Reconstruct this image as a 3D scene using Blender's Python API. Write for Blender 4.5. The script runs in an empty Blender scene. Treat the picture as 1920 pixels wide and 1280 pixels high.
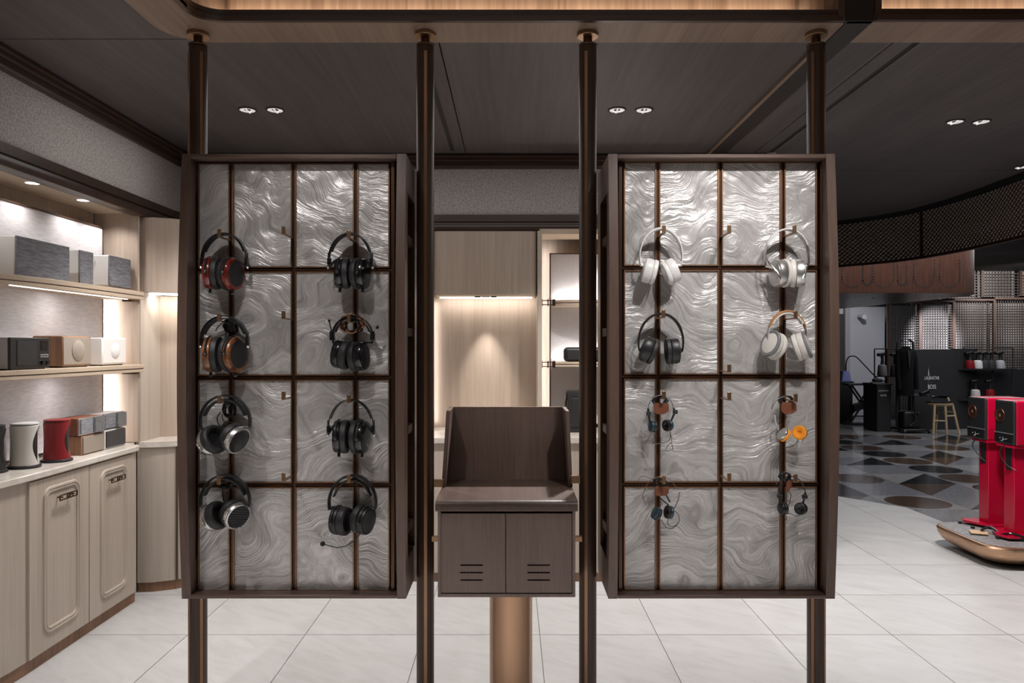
import bpy, bmesh, math, random
from mathutils import Vector, Matrix
random.seed(7)
C = bpy.context.scene.collection
SC = bpy.context.scene
PI = math.pi
rad = math.radians

# ------------------------------------------------------------------ camera, world, lights, exposure
F = 1380.0; CX = 960.0; HY = 648.0; EYE = 1.477
cam = bpy.data.cameras.new('camera'); cam_o = bpy.data.objects.new('camera', cam); C.objects.link(cam_o)
cam.sensor_width = 36.0; cam.lens = F/1920*36.0; cam.shift_y = 8/1920; cam.clip_start = .05; cam.clip_end = 60
cam_o.location = (0, 0, EYE); cam_o.rotation_euler = (PI/2, 0, 0)
SC.camera = cam_o
w = bpy.data.worlds.new('world'); SC.world = w; w.use_nodes = True
w.node_tree.nodes['Background'].inputs[0].default_value = (1, .95, .92, 1)
w.node_tree.nodes['Background'].inputs[1].default_value = .02
vs = SC.view_settings
vs.view_transform = 'Standard'; vs.look = 'None'; vs.gamma = 1.0; vs.exposure = 0.16; vs.use_curve_mapping = False
SC.cycles.max_bounces = 6
SC.cycles.use_denoising = True
SC.cycles.sample_clamp_indirect = 4.0
SC.cycles.caustics_reflective = False; SC.cycles.caustics_refractive = False

def aim(o, d):
    o.rotation_euler = Vector(d).to_track_quat('-Z', 'Y').to_euler()
def spot(name, loc, target, power, size=50, blend=.5, radius=.03, col=(1, .93, .86)):
    l = bpy.data.lights.new(name, 'SPOT'); l.energy = power; l.spot_size = rad(size); l.spot_blend = blend
    l.shadow_soft_size = radius; l.color = col
    o = bpy.data.objects.new(name, l); C.objects.link(o); o.location = loc; aim(o, Vector(target)-Vector(loc)); return o
def area(name, loc, d, sx, sy, power, col=(1, .93, .86), spread=180):
    l = bpy.data.lights.new(name, 'AREA'); l.shape = 'RECTANGLE'; l.size = sx; l.size_y = sy; l.energy = power; l.color = col
    l.spread = rad(spread)
    o = bpy.data.objects.new(name, l); C.objects.link(o); o.location = loc; aim(o, d); return o
SOFT = (1, .95, .89); WARM = (1, .90, .80); NEUT = (1, .965, .95)
# coffer ceiling above and behind the camera: added broad ambient fill without a fixture
area('coffer_fill', (0, 1.0, 3.2), (0, 0, -1), 3.0, 1.6, 7, NEUT)
# downlights of the coffer ceiling, over the floor in front of the display
for x in (-1.0, -.35, .35, 1.0):
    spot('coffer_downlight', (x, 1.3, 3.2), (x, 1.25, 0), 240, 58, .5, .03, NEUT)
for x in (2.2, 3.4):
    spot('coffer_downlight', (x, 1.6, 3.2), (x, 1.6, 0), 110, 58, .5, .03, NEUT)
spot('coffer_downlight', (-1.55, 1.9, 2.74), (-1.6, 2.0, 0), 60, 90, .6, .03, NEUT)
# spotlights on the coffer track, aimed at the two display panels
for i, (x, tx, p) in enumerate([(-1.6, -1.02, 36), (-.8, -.70, 48), (.85, .66, 88), (1.2, .98, 88)]):
    spot('track_spot', (x, 1.35, 3.1), (tx, 2.8, 1.62), p, 38, .8, .035, NEUT)
# recessed ceiling downlights behind the display
for x, y, p in [(-1.443, 4.015, 62), (-1.292, 4.015, 62), (.573, 4.015, 70), (.72, 4.015, 70), (2.545, 4.226, 88), (2.695, 4.226, 88), (3.3, 4.4, 70)]:
    spot('downlight_lamp', (x, y, 2.745), (x+(.1 if x > 2 else 0), y+(.45 if x > 2 else 0), 0), p, 105, .6, .025, NEUT)
spot('downlight_lamp', (.62, 4.015, 2.745), (-.04, 2.90, .9), 190, 19, .3, .012, NEUT)
area('floor_wash', (.2, 3.9, 2.72), (0, 0, -1), 4.4, 1.0, 16, NEUT)
# cove strips behind the coffer trim
area('cove_strip', (-.0, 2.955, 2.80), (0, .35, 1), 2.4, .03, 3.2, WARM)
area('cove_strip', (2.6, 2.955, 2.80), (0, .35, 1), 2.3, .03, 3.2, WARM)
# left display niche
for y in (3.16, 3.545, 3.965, 4.22):  # last one is an added fill without fixture, brightening the end wall
    spot('niche_lamp_and_fill', (-2.30, y, 2.262), (-2.42, y, 1.3), 12, 130, 1.0, .02, NEUT)
area('shelf_strip_lamp', (-2.25, 3.8, 1.742), (-.15, 0, -1), .02, .95, 2.6, NEUT)
area('shelf_strip_lamp', (-2.25, 3.8, 1.314), (-.15, 0, -1), .02, .95, 2.2, NEUT)
area('gap_strip_lamp', (-2.455, 4.315, 1.36), (.35, 1, 0), .025, .86, 8, NEUT)
# corner and centre niches
area('corner_strip_lamp', (-2.1, 4.57, 1.785), (-.1, .25, -1), .34, .03, 1.5, SOFT)
area('centre_strip_lamp', (-.17, 5.11, 1.80), (0, .8, -1), .64, .02, .9, SOFT)
spot('centre_niche_lamp', (-.18, 5.06, 1.80), (-.18, 5.165, 1.0), 26, 50, .9, .01, SOFT)
area('centre_gap_lamp', (-.54, 5.17, 1.36), (.35, 1, 0), .015, .85, .3, NEUT)
# right-hand niche of the back wall
spot('back_niche_lamp', (.58, 5.03, 2.21), (.58, 5.14, 1.3), 12, 60, .6, .02, NEUT)
spot('back_niche_lamp', (.95, 5.03, 2.21), (.95, 5.14, 1.3), 12, 60, .6, .02, NEUT)
area('back_gap_lamp', (.236, 5.16, 1.55), (-.1, 1, 0), .02, 1.25, 1.6, NEUT)
area('back_shelf_lamp', (.6, 5.13, 1.795), (0, .25, 1), .6, .02, 1.2, NEUT)
area('back_shelf_lamp', (.6, 5.13, 1.376), (0, .25, 1), .6, .02, 1.2, NEUT)
# the dim hall beyond the shop
area('hall_light', (7.0, 10.0, 3.08), (0, 0, -1), 6, 6, 230, (.94, .96, 1))
spot('hall_spot', (8.75, 13.2, 3.05), (8.92, 15.4, 1.75), 2300, 27, .7, .05, (.95, .95, 1))
spot('hall_spot', (10.6, 13.4, 3.05), (10.5, 15.4, 2.4), 420, 70, .8, .05, (1, .93, .88))
spot('hall_spot', (6.4, 13.2, 3.05), (6.9, 15.4, 1.6), 160, 60, .8, .05, (.95, .95, 1))
spot('hall_spot', (4.6, 9.0, 3.05), (5.1, 10.0, 2.3), 8, 40, 1, .05, (1, .7, .5))
spot('speaker_spot', (2.5, 4.0, 2.72), (3.5, 5.2, .7), 36, 45, .6, .03, NEUT)

# ------------------------------------------------------------------ helpers
def WP(px, py, Y):
    return Vector(((px-CX)/F*Y, Y, EYE-(py-HY)/F*Y))

class G:
    """collects faces for ONE mesh object"""
    def __init__(s): s.V = []; s.F = []
    def add(s, vs, fs):
        b = len(s.V); s.V += [tuple(v) for v in vs]; s.F += [tuple(i+b for i in f) for f in fs]; return s
    def box(s, x0, x1, y0, y1, z0, z1):
        return s.add([(x0,y0,z0),(x1,y0,z0),(x1,y1,z0),(x0,y1,z0),(x0,y0,z1),(x1,y0,z1),(x1,y1,z1),(x0,y1,z1)],
                     [(0,3,2,1),(4,5,6,7),(0,1,5,4),(1,2,6,5),(2,3,7,6),(3,0,4,7)])
    def obox(s, c, a, b, d):
        c, a, b, d = map(Vector, (c, a, b, d))
        return s.add([c-a-b-d, c+a-b-d, c+a+b-d, c-a+b-d, c-a-b+d, c+a-b+d, c+a+b+d, c-a+b+d],
                     [(0,3,2,1),(4,5,6,7),(0,1,5,4),(1,2,6,5),(2,3,7,6),(3,0,4,7)])
    def prism(s, pts, off):
        n = len(pts); off = Vector(off); p = [Vector(q) for q in pts]
        return s.add(p+[q+off for q in p], [tuple(range(n))[::-1], tuple(range(n, 2*n))]+[(i, (i+1) % n, n+(i+1) % n, n+i) for i in range(n)])
    def plan(s, xy, z0, z1):
        return s.prism([(x, y, z0) for x, y in xy], (0, 0, z1-z0))
    def loft(s, rings, cap=True, closed=True):
        n = len(rings[0]); vs = [v for r in rings for v in r]; fs = []
        for k in range(len(rings)-1):
            for i in range(n if closed else n-1):
                j = (i+1) % n; fs.append((k*n+i, k*n+j, (k+1)*n+j, (k+1)*n+i))
        if cap: fs += [tuple(range(n))[::-1], tuple(range((len(rings)-1)*n, len(rings)*n))]
        return s.add(vs, fs)
    def lathe(s, prof, o, a, f=None, n=24, ef=1, eu=1, cap=True):
        o = Vector(o); a = Vector(a).normalized()
        if f is None:
            f = a.orthogonal().normalized()
        f = (Vector(f)-a*Vector(f).dot(a)).normalized(); u = a.cross(f).normalized()
        rings = [[o+a*t+(f*math.cos(2*PI*i/n)*ef+u*math.sin(2*PI*i/n)*eu)*max(r, 1e-4) for i in range(n)] for t, r in prof]
        return s.loft(rings, cap)
    def tube(s, path, r, n=8, cap=True):
        P = [Vector(p) for p in path]; m = len(P); rings = []; prev = None
        for i, p in enumerate(P):
            t = (P[min(i+1, m-1)]-P[max(i-1, 0)]).normalized()
            if prev is None:
                prev = t.orthogonal().normalized()
            nrm = (prev-t*prev.dot(t))
            nrm = nrm.normalized() if nrm.length > 1e-6 else t.orthogonal().normalized()
            prev = nrm; b = t.cross(nrm); rr = r[i] if isinstance(r, (list, tuple)) else r
            rings.append([p+(nrm*math.cos(2*PI*k/n)+b*math.sin(2*PI*k/n))*rr for k in range(n)])
        return s.loft(rings, cap)
    def strap(s, path, wv, th):
        """ribbon of full width |wv|, thickness th (number or list) along path; wv vector or list of vectors"""
        P = [Vector(p) for p in path]; m = len(P); rings = []
        for i, p in enumerate(P):
            t = (P[min(i+1, m-1)]-P[max(i-1, 0)]).normalized()
            wvi = Vector(wv[i] if isinstance(wv, list) else wv); n = wvi.cross(t).normalized()
            h = (th[i] if isinstance(th, list) else th)/2; a = wvi/2; c = .82
            rings.append([p-a*c-n*h, p+a*c-n*h, p+a-n*h*.5, p+a+n*h*.5, p+a*c+n*h, p-a*c+n*h, p-a+n*h*.5, p-a-n*h*.5])
        return s.loft(rings, True)
    def sphere(s, c, r, n=12, sx=1, sy=1, sz=1):
        c = Vector(c); rings = []
        for k in range(1, n//2):
            th = PI*k/(n//2)
            rings.append([c+Vector((math.sin(th)*math.cos(2*PI*i/n)*sx, math.sin(th)*math.sin(2*PI*i/n)*sy, math.cos(th)*sz))*r for i in range(n)])
        return s.loft(rings, True)

def obj(name, g, m, parent=None, bevel=0, seg=2, sharp=35, solid=None):
    me = bpy.data.meshes.new(name); me.from_pydata(g.V, [], g.F); me.update()
    bm = bmesh.new(); bm.from_mesh(me); bmesh.ops.recalc_face_normals(bm, faces=bm.faces); bm.to_mesh(me); bm.free()
    for p in me.polygons: p.use_smooth = True
    me.set_sharp_from_angle(angle=rad(sharp))
    if m: me.materials.append(m)
    o = bpy.data.objects.new(name, me); C.objects.link(o)
    if parent:
        o.parent = parent
        if parent.type == 'EMPTY': o.location = -parent.location
    if bevel:
        b = o.modifiers.new('bevel', 'BEVEL'); b.width = bevel; b.segments = seg; b.limit_method = 'ANGLE'; b.angle_limit = rad(40)
        b.harden_normals = False
    return o
def tag(o, label, cat, group=None):
    o['label'] = label; o['category'] = cat
    if group: o['group'] = group
    return o
def thing(name, label, cat, loc, group=None):
    o = bpy.data.objects.new(name, None); C.objects.link(o); o.location = loc; o.empty_display_size = .05
    return tag(o, label, cat, group)
def struct(name, g, m, parent=None, bevel=0, **k):
    o = obj(name, g, m, parent, bevel, **k)
    o['kind'] = 'structure'
    return o
def dup(o, name, loc, parent=None):
    c = o.copy(); c.name = name; C.objects.link(c); c.location = loc
    if parent: c.parent = parent
    return c
def stuff(o):
    o['kind'] = 'stuff'; return o

def text(s, name, m, parent, loc, size, rot=(PI/2, 0, 0), extrude=.001, align='CENTER', sx=1):
    cu = bpy.data.curves.new(name, 'FONT'); cu.body = s; cu.size = size; cu.align_x = align; cu.align_y = 'CENTER'; cu.extrude = extrude
    t = bpy.data.objects.new(name+'_tmp', cu); C.objects.link(t)
    bpy.context.view_layer.update()
    me = bpy.data.meshes.new_from_object(t.evaluated_get(bpy.context.evaluated_depsgraph_get()))
    bpy.data.objects.remove(t); bpy.data.curves.remove(cu)
    me.materials.clear(); me.materials.append(m); me.name = name
    o = bpy.data.objects.new(name, me); C.objects.link(o)
    o.rotation_euler = rot; o.scale = (sx, 1, 1); o.location = loc
    if parent:
        o.parent = parent
        if parent.type == 'EMPTY': o.location = Vector(loc)-parent.location
    return o

def arc(cx, cy, r, a0, a1, n=8):
    return [(cx+r*math.cos(rad(a0+(a1-a0)*i/n)), cy+r*math.sin(rad(a0+(a1-a0)*i/n))) for i in range(n+1)]
def rrect(x0, x1, y0, y1, r, n=5):
    return arc(x1-r, y0+r, r, -90, 0, n)+arc(x1-r, y1-r, r, 0, 90, n)+arc(x0+r, y1-r, r, 90, 180, n)+arc(x0+r, y0+r, r, 180, 270, n)

# ------------------------------------------------------------------ materials
def mat(name, col, rough=.5, metal=0.0, spec=.5, emit=None, estr=0, coat=0, trans=0, alpha=1):
    m = bpy.data.materials.new(name); m.use_nodes = True; b = m.node_tree.nodes['Principled BSDF']
    b.inputs['Base Color'].default_value = (*col, 1); b.inputs['Roughness'].default_value = rough; b.inputs['Metallic'].default_value = metal
    b.inputs['Specular IOR Level'].default_value = spec; b.inputs['Coat Weight'].default_value = coat
    b.inputs['Transmission Weight'].default_value = trans
    if emit: b.inputs['Emission Color'].default_value = (*emit, 1); b.inputs['Emission Strength'].default_value = estr
    return m
class N:
    def __init__(s, m): s.t = m.node_tree; s.b = s.t.nodes['Principled BSDF']
    def n(s, typ, **k):
        x = s.t.nodes.new(typ)
        for a, v in k.items(): setattr(x, a, v)
        return x
    def l(s, a, b): s.t.links.new(a, b)
    def coords(s, scale=(1, 1, 1), rot=(0, 0, 0), rnd=0):
        tc = s.n('ShaderNodeTexCoord'); mp = s.n('ShaderNodeMapping'); mp.inputs['Scale'].default_value = scale; mp.inputs['Rotation'].default_value = rot
        if rnd:
            oi = s.n('ShaderNodeObjectInfo'); vm = s.n('ShaderNodeVectorMath', operation='SCALE'); vm.inputs[0].default_value = (rnd, rnd*.7, rnd*1.3)
            s.l(oi.outputs['Random'], vm.inputs['Scale']); va = s.n('ShaderNodeVectorMath', operation='ADD')
            s.l(tc.outputs['Object'], va.inputs[0]); s.l(vm.outputs[0], va.inputs[1]); s.l(va.outputs[0], mp.inputs['Vector'])
        else:
            s.l(tc.outputs['Object'], mp.inputs['Vector'])
        return mp.outputs[0]
    def noise(s, vec, scale, detail=4, rough=.5, dist=0):
        x = s.n('ShaderNodeTexNoise'); x.inputs['Scale'].default_value = scale; x.inputs['Detail'].default_value = detail
        x.inputs['Roughness'].default_value = rough; x.inputs['Distortion'].default_value = dist
        s.l(vec, x.inputs['Vector']); return x
    def ramp(s, fac, stops):
        r = s.n('ShaderNodeValToRGB'); e = r.color_ramp.elements
        while len(e) < len(stops): e.new(.5)
        for el, (p, c) in zip(e, stops): el.position = p; el.color = (*c, 1)
        s.l(fac, r.inputs['Fac']); return r.outputs['Color']
    def mix(s, a, b, fac):
        x = s.n('ShaderNodeMix', data_type='RGBA'); x.inputs['Factor'].default_value = fac if not hasattr(fac, 'links') else 0
        if hasattr(fac, 'links'): s.l(fac, x.inputs['Factor'])
        s.l(a, x.inputs[6]); s.l(b, x.inputs[7]); return x.outputs[2]
    def bump(s, h, strength, dist=.01):
        x = s.n('ShaderNodeBump'); x.inputs['Strength'].default_value = strength; x.inputs['Distance'].default_value = dist
        s.l(h, x.inputs['Height']); s.l(x.outputs[0], s.b.inputs['Normal']); return x
def wood(name, c1, c2, axis='z', rough=.45, fine=70, bump=.1, coat=0, rnd=0):
    m = mat(name, c1, rough, coat=coat); n = N(m)
    st = {'x': (.04, 1, 1), 'y': (1, .04, 1), 'z': (1, 1, .04)}[axis]
    v = n.coords(st, rnd=rnd); a = n.noise(v, fine, 4, .6); b = n.noise(v, fine*.16, 3, .5, .6)
    ad = n.n('ShaderNodeMath', operation='MULTIPLY_ADD'); ad.inputs[1].default_value = .6
    n.l(a.outputs['Fac'], ad.inputs[0]); h = n.n('ShaderNodeMath', operation='MULTIPLY'); h.inputs[1].default_value = .4
    n.l(b.outputs['Fac'], h.inputs[0]); n.l(h.outputs[0], ad.inputs[2])
    n.l(n.ramp(ad.outputs[0], [(.36, c1), (.64, c2)]), n.b.inputs['Base Color'])
    n.bump(a.outputs['Fac'], bump, .002); return m
def speck(name, c1, c2, scale=60, rough=.8, bump=.3, stretch=(1, 1, 1), detail=6, lo=.38, hi=.62, rnd=0, metal=0, dist=.003):
    m = mat(name, c1, rough, metal); n = N(m); v = n.coords(stretch, rnd=rnd); a = n.noise(v, scale, detail, .6)
    n.l(n.ramp(a.outputs['Fac'], [(lo, c1), (hi, c2)]), n.b.inputs['Base Color']); n.bump(a.outputs['Fac'], bump, dist); return m

M = {}
M['ceiling'] = wood('ceiling_wood', (.060, .052, .051), (.096, .083, .081), 'y', .55, 45, .05)
M['soffit'] = wood('soffit_wood', (.17, .112, .079), (.26, .182, .134), 'y', .5, 45, .05)
M['coffer'] = wood('coffer_wood', (.23, .13, .075), (.40, .25, .155), 'z', .45, 50, .05)
M['walnut'] = wood('walnut', (.042, .022, .014), (.075, .042, .028), 'z', .46, 60, .1)
M['walnut_x'] = wood('walnut_x', (.035, .019, .013), (.06, .034, .024), 'x', .34, 60, .1)
M['walnut_y'] = wood('walnut_y', (.035, .019, .013), (.06, .034, .024), 'y', .34, 60, .1)
M['frame'] = wood('frame_wood', (.088, .053, .040), (.130, .081, .062), 'z', .38, 110, .12)
M['frame_x'] = wood('frame_wood_x', (.088, .053, .040), (.130, .081, .062), 'x', .38, 110, .12)
M['kiosk'] = wood('kiosk_wood', (.120, .078, .063), (.165, .111, .091), 'z', .4, 130, .12)
M['kiosk_y'] = wood('kiosk_wood_y', (.075, .048, .038), (.108, .072, .058), 'y', .36, 130, .12)
M['oak'] = wood('pale_oak', (.37, .29, .23), (.46, .37, .30), 'z', .5, 55, .04)
M['oak_grey'] = wood('pale_grey_oak', (.41, .345, .285), (.49, .42, .355), 'z', .5, 60, .04)
M['oak_y'] = wood('pale_oak_y', (.44, .34, .25), (.56, .45, .34), 'y', .5, 55, .04)
M['oak_x'] = wood('pale_oak_x', (.44, .34, .25), (.56, .45, .34), 'x', .5, 55, .04)
M['stone_top'] = speck('white_stone', (.58, .53, .47), (.68, .63, .57), 14, .18, .02)
M['felt'] = speck('felt', (.32, .29, .272), (.54, .50, .475), 95, .95, .5, detail=8)
M['fabric'] = speck('pale_fabric', (.56, .53, .53), (.66, .63, .63), 120, .9, .12, (1, .15, 1))
M['bronze'] = mat('bronze', (.26, .145, .085), .38, .85)
M['bronze_dark'] = mat('dark_bronze', (.10, .055, .035), .32, .85)
M['brass'] = mat('brass', (.34, .21, .12), .32, .9)
M['copper'] = speck('brushed_copper', (.50, .30, .19), (.62, .39, .255), 120, .36, .08, (.08, .08, 1), metal=.9)
M['copper_dark'] = speck('dark_copper', (.075, .032, .02), (.105, .045, .03), 40, .42, .02, (1, 1, .1), metal=.8)
M['black'] = mat('black_plastic', (.012, .012, .013), .42)
M['blackgloss'] = mat('black_gloss', (.01, .01, .011), .18)
M['blackmat'] = mat('black_matte', (.011, .011, .012), .75)
M['leather'] = speck('black_leather', (.012, .012, .013), (.022, .021, .022), 300, .5, .25)
M['grille'] = mat('black_grille', (.015, .015, .016), .55)
M['dark_grey'] = mat('dark_grey', (.035, .035, .038), .45)
M['grey'] = mat('mid_grey', (.16, .16, .17), .5)
M['silver'] = mat('silver', (.62, .61, .60), .3, .9)
M['chrome'] = mat('chrome', (.75, .75, .75), .12, 1)
M['white'] = mat('white_plastic', (.74, .73, .71), .38)
M['offwhite'] = mat('off_white', (.60, .57, .53), .45)
M['lightgrey'] = mat('light_grey', (.42, .41, .42), .5)
M['redgloss'] = mat('red_lacquer', (.46, .003, .032), .24, coat=.3)
M['redwood'] = wood('red_wood', (.12, .012, .008), (.22, .025, .015), 'z', .2, 60, .03, .6)
M['zebra'] = wood('zebra_wood', (.05, .018, .006), (.42, .15, .045), 'x', .3, 60, .05, .3)
M['redpaint'] = mat('deep_red', (.23, .012, .016), .35)
M['orange'] = mat('orange_foam', (.85, .30, .015), .85)
M['tan'] = mat('tan_leather', (.42, .20, .085), .5)
M['brown_leather'] = mat('brown_leather', (.16, .048, .022), .55)
M['teal'] = mat('dark_teal', (.02, .05, .065), .3)
M['walnut_box'] = wood('walnut_box', (.17, .085, .045), (.30, .16, .09), 'z', .45, 60, .05)
M['taupe'] = speck('taupe_cloth', (.24, .20, .16), (.29, .245, .20), 260, .9, .15)
M['grey_cloth'] = speck('grey_cloth', (.13, .13, .145), (.24, .24, .26), 150, .95, .2, (1, .12, 1.2))
M['stone_dark'] = speck('grey_stone', (.16, .155, .155), (.30, .29, .29), 55, .55, .1)
M['terr_a'] = speck('terrazzo_grey', (0.162, 0.162, 0.175), (0.228, 0.228, 0.243), 60, .12, .02, rnd=9)
M['terr_b'] = speck('terrazzo_mid', (0.247, 0.237, 0.237), (0.332, 0.314, 0.314), 60, .12, .02, rnd=9)
M['terr_c'] = speck('terrazzo_dark', (.012, .013, .014), (.022, .022, .024), 60, .12, .02, rnd=9)
M['terr_d'] = speck('terrazzo_brown', (0.056, 0.035, 0.026), (0.088, 0.058, 0.042), 60, .12, .02, rnd=9)
M['hall_dark'] = mat('hall_ceiling_dark', (.02, .018, .018), .7)
M['hall_wall'] = mat('hall_wall', (.22, .21, .215), .7)
M['hall_white'] = mat('hall_white_panel', (.30, .30, .32), .6)
M['braid'] = mat('copper_braid', (.30, .13, .07), .6)
M['column'] = mat('bronze_column', (.40, .245, .155), .34, .9)
M['post_dark'] = mat('dark_post', (.05, .024, .017), .5, .3)
M['beam'] = mat('beam_dark', (.016, .011, .009), .5)
M['fascia_back'] = mat('fascia_back', (.10, .085, .078), .7)
M['fascia_mesh'] = mat('fascia_mesh', (.36, .29, .255), .55, 0)
M['mesh_metal'] = mat('mesh_metal', (.055, .048, .046), .45, .5)
M['cabinet_black'] = mat('cabinet_black', (.014, .014, .016), .5)
M['jacket'] = mat('black_cloth', (.004, .004, .004), .95, spec=.2)
M['stoolwood'] = wood('stool_wood', (.34, .24, .14), (.46, .34, .21), 'z', .5, 60)
M['letter'] = mat('white_letter', (.75, .75, .75), .6)
M['lamp_glow'] = mat('lamp_glow', (1, 1, 1), .5, emit=(1, .96, .9), estr=6)
M['strip_glow'] = mat('strip_glow', (1, 1, 1), .5, emit=(1, .95, .88), estr=4)
M['grout'] = mat('grout', (.33, .31, .285), .9)
M['acrylic'] = mat('clear_acrylic', (.9, .92, .95), .05, trans=.85)
M['card'] = mat('tan_card', (.62, .43, .26), .7)
M['blue_tank'] = mat('blue_tank', (.28, .30, .62), .25)
M['rim_dark'] = mat('lamp_rim', (.02, .02, .02), .5)
M['reflector'] = mat('lamp_reflector', (.8, .8, .8), .25, .4, emit=(1, .97, .93), estr=.45)  # emission put in for the bright reflections inside the dish

def floor_mat():
    m = mat('floor_tile', (.6, .57, .54), .3); n = N(m); v = n.coords((1, 1, 1), (0, 0, rad(35)), rnd=13)
    mp = n.n('ShaderNodeMapping'); mp.inputs['Scale'].default_value = (.35, 1.4, 1); n.l(v, mp.inputs['Vector'])
    a = n.noise(mp.outputs[0], 9, 8, .65, 1.2); b = n.noise(v, 2.2, 3, .5)
    c1 = n.ramp(a.outputs['Fac'], [(.32, (.45, .44, .432)), (.52, (.54, .532, .526)), (.7, (.585, .58, .575))])
    c2 = n.ramp(b.outputs['Fac'], [(.35, (.495, .482, .47)), (.65, (.57, .565, .56))])
    n.l(n.mix(c1, c2, .35), n.b.inputs['Base Color'])
    r = n.ramp(a.outputs['Fac'], [(.3, (.30, .3, .3)), (.7, (.42, .42, .42))]); n.l(r, n.b.inputs['Roughness'])
    n.bump(a.outputs['Fac'], .03, .003); return m
M['tile'] = floor_mat()

def pearl_mat():
    """swirled grey shell / brushed resin pane"""
    m = mat('shell_pane', (.3, .29, .28), .3, .35); n = N(m)
    v = n.coords((1, 1, 1), rnd=23)
    w1 = n.noise(v, 2.4, 2, .45); w2 = n.noise(v, 7.5, 2, .5)
    def warp(base, nz, amt):
        sb = n.n('ShaderNodeVectorMath', operation='SUBTRACT'); sb.inputs[1].default_value = (.5, .5, .5); n.l(nz.outputs['Color'], sb.inputs[0])
        sc = n.n('ShaderNodeVectorMath', operation='SCALE'); sc.inputs['Scale'].default_value = amt; n.l(sb.outputs[0], sc.inputs[0])
        ad = n.n('ShaderNodeVectorMath', operation='ADD'); n.l(base, ad.inputs[0]); n.l(sc.outputs[0], ad.inputs[1]); return ad.outputs[0]
    p = warp(warp(v, w1, .95), w2, .10)
    def stretch(sx, sz, sc, det):
        mp = n.n('ShaderNodeMapping'); mp.inputs['Scale'].default_value = (sx, sx, sz); n.l(p, mp.inputs['Vector'])
        return n.noise(mp.outputs[0], sc, det, .6)
    st = stretch(1.0, 30, 2.6, 7)         # strokes
    fold = stretch(1.8, 8, 2.4, 4)        # broader folds
    big = n.noise(v, 5.0, 2, .5)
    c = n.ramp(st.outputs['Fac'], [(.30, (.17, .158, .152)), (.45, (.50, .482, .473)), (.55, (.64, .62, .61)), (.70, (.85, .83, .82))])
    c2 = n.ramp(fold.outputs['Fac'], [(.35, (.30, .282, .272)), (.65, (.60, .58, .57))])
    n.l(n.mix(c, c2, .42), n.b.inputs['Base Color'])
    def madd(a, k, prev=None):
        x = n.n('ShaderNodeMath', operation='MULTIPLY_ADD'); n.l(a, x.inputs[0]); x.inputs[1].default_value = k; x.inputs[2].default_value = 0
        if prev is not None: n.l(prev, x.inputs[2])
        return x.outputs[0]
    h = madd(st.outputs['Fac'], .085); h = madd(fold.outputs['Fac'], .24, h); h = madd(big.outputs['Fac'], .55, h)
    n.bump(h, .7, .05)
    rr = n.ramp(st.outputs['Fac'], [(.3, (.38, .38, .38)), (.7, (.20, .20, .20))]); n.l(rr, n.b.inputs['Roughness'])
    return m
M['pearl'] = pearl_mat()
# ------------------------------------------------------------------ floor
def clip(poly, planes):
    for (a, b, c) in planes:                       # keep a*x+b*y<=c
        out = []
        for i in range(len(poly)):
            p, q = poly[i], poly[(i+1) % len(poly)]; dp = a*p[0]+b*p[1]-c; dq = a*q[0]+b*q[1]-c
            if dp <= 0: out.append(p)
            if dp*dq < 0:
                t = dp/(dp-dq); out.append((p[0]+(q[0]-p[0])*t, p[1]+(q[1]-p[1])*t))
        poly = out
        if len(poly) < 3: return []
    return poly
def hp(p, q):                                       # half-plane left of p->q
    a, b = q[1]-p[1], -(q[0]-p[0]); return (a, b, a*p[0]+b*p[1])
BORD = [(3.62, -3.2), (3.62, 6.05), (3.60, 6.72), (3.2, 7.23), (2.7, 7.52), (-2.6, 7.75)]
PL = [hp(BORD[i], BORD[i+1]) for i in range(len(BORD)-1)]
floor = struct('floor', G().plan([(-2.6, -3.2)]+BORD, -.05, -.006), M['grout'])
full = None; s = .6; g_ = .0022
def tile_mesh(poly, cx, cy, z0, z1, m, name, parent):
    return obj(name, G().plan([(x-cx, y-cy) for x, y in poly], z0, z1), m, None)
for i in range(-5, 7):
    for j in range(-11, 8):
        x0 = .142+i*s; y0 = 3.765+j*s
        if x0 > 3.62 or y0 > 7.75 or y0 < -3 or x0 < -2.9: continue
        if y0 > 5.0 and x0 < .9: continue                # behind the back wall
        sq = [(x0+g_, y0+g_), (x0+s-g_, y0+g_), (x0+s-g_, y0+s-g_), (x0+g_, y0+s-g_)]
        pc = clip(sq, PL)
        if len(pc) < 3: continue
        cx, cy = x0+s/2, y0+s/2
        whole = len(pc) == 4 and all(abs(a[0]-b[0])+abs(a[1]-b[1]) < 1e-6 for a, b in zip(pc, sq))
        if whole:
            if full is None:
                full = tile_mesh(sq, cx, cy, -.01, 0, M['tile'], 'tile', None); o = full
            else:
                o = full.copy(); C.objects.link(o)
            o.location = (cx, cy, 0)
        else:
            o = tile_mesh(pc, cx, cy, -.01, 0, M['tile'], 'tile', None); o.location = (cx, cy, 0)
        o.parent = floor; o.name = 'tile'
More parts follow.
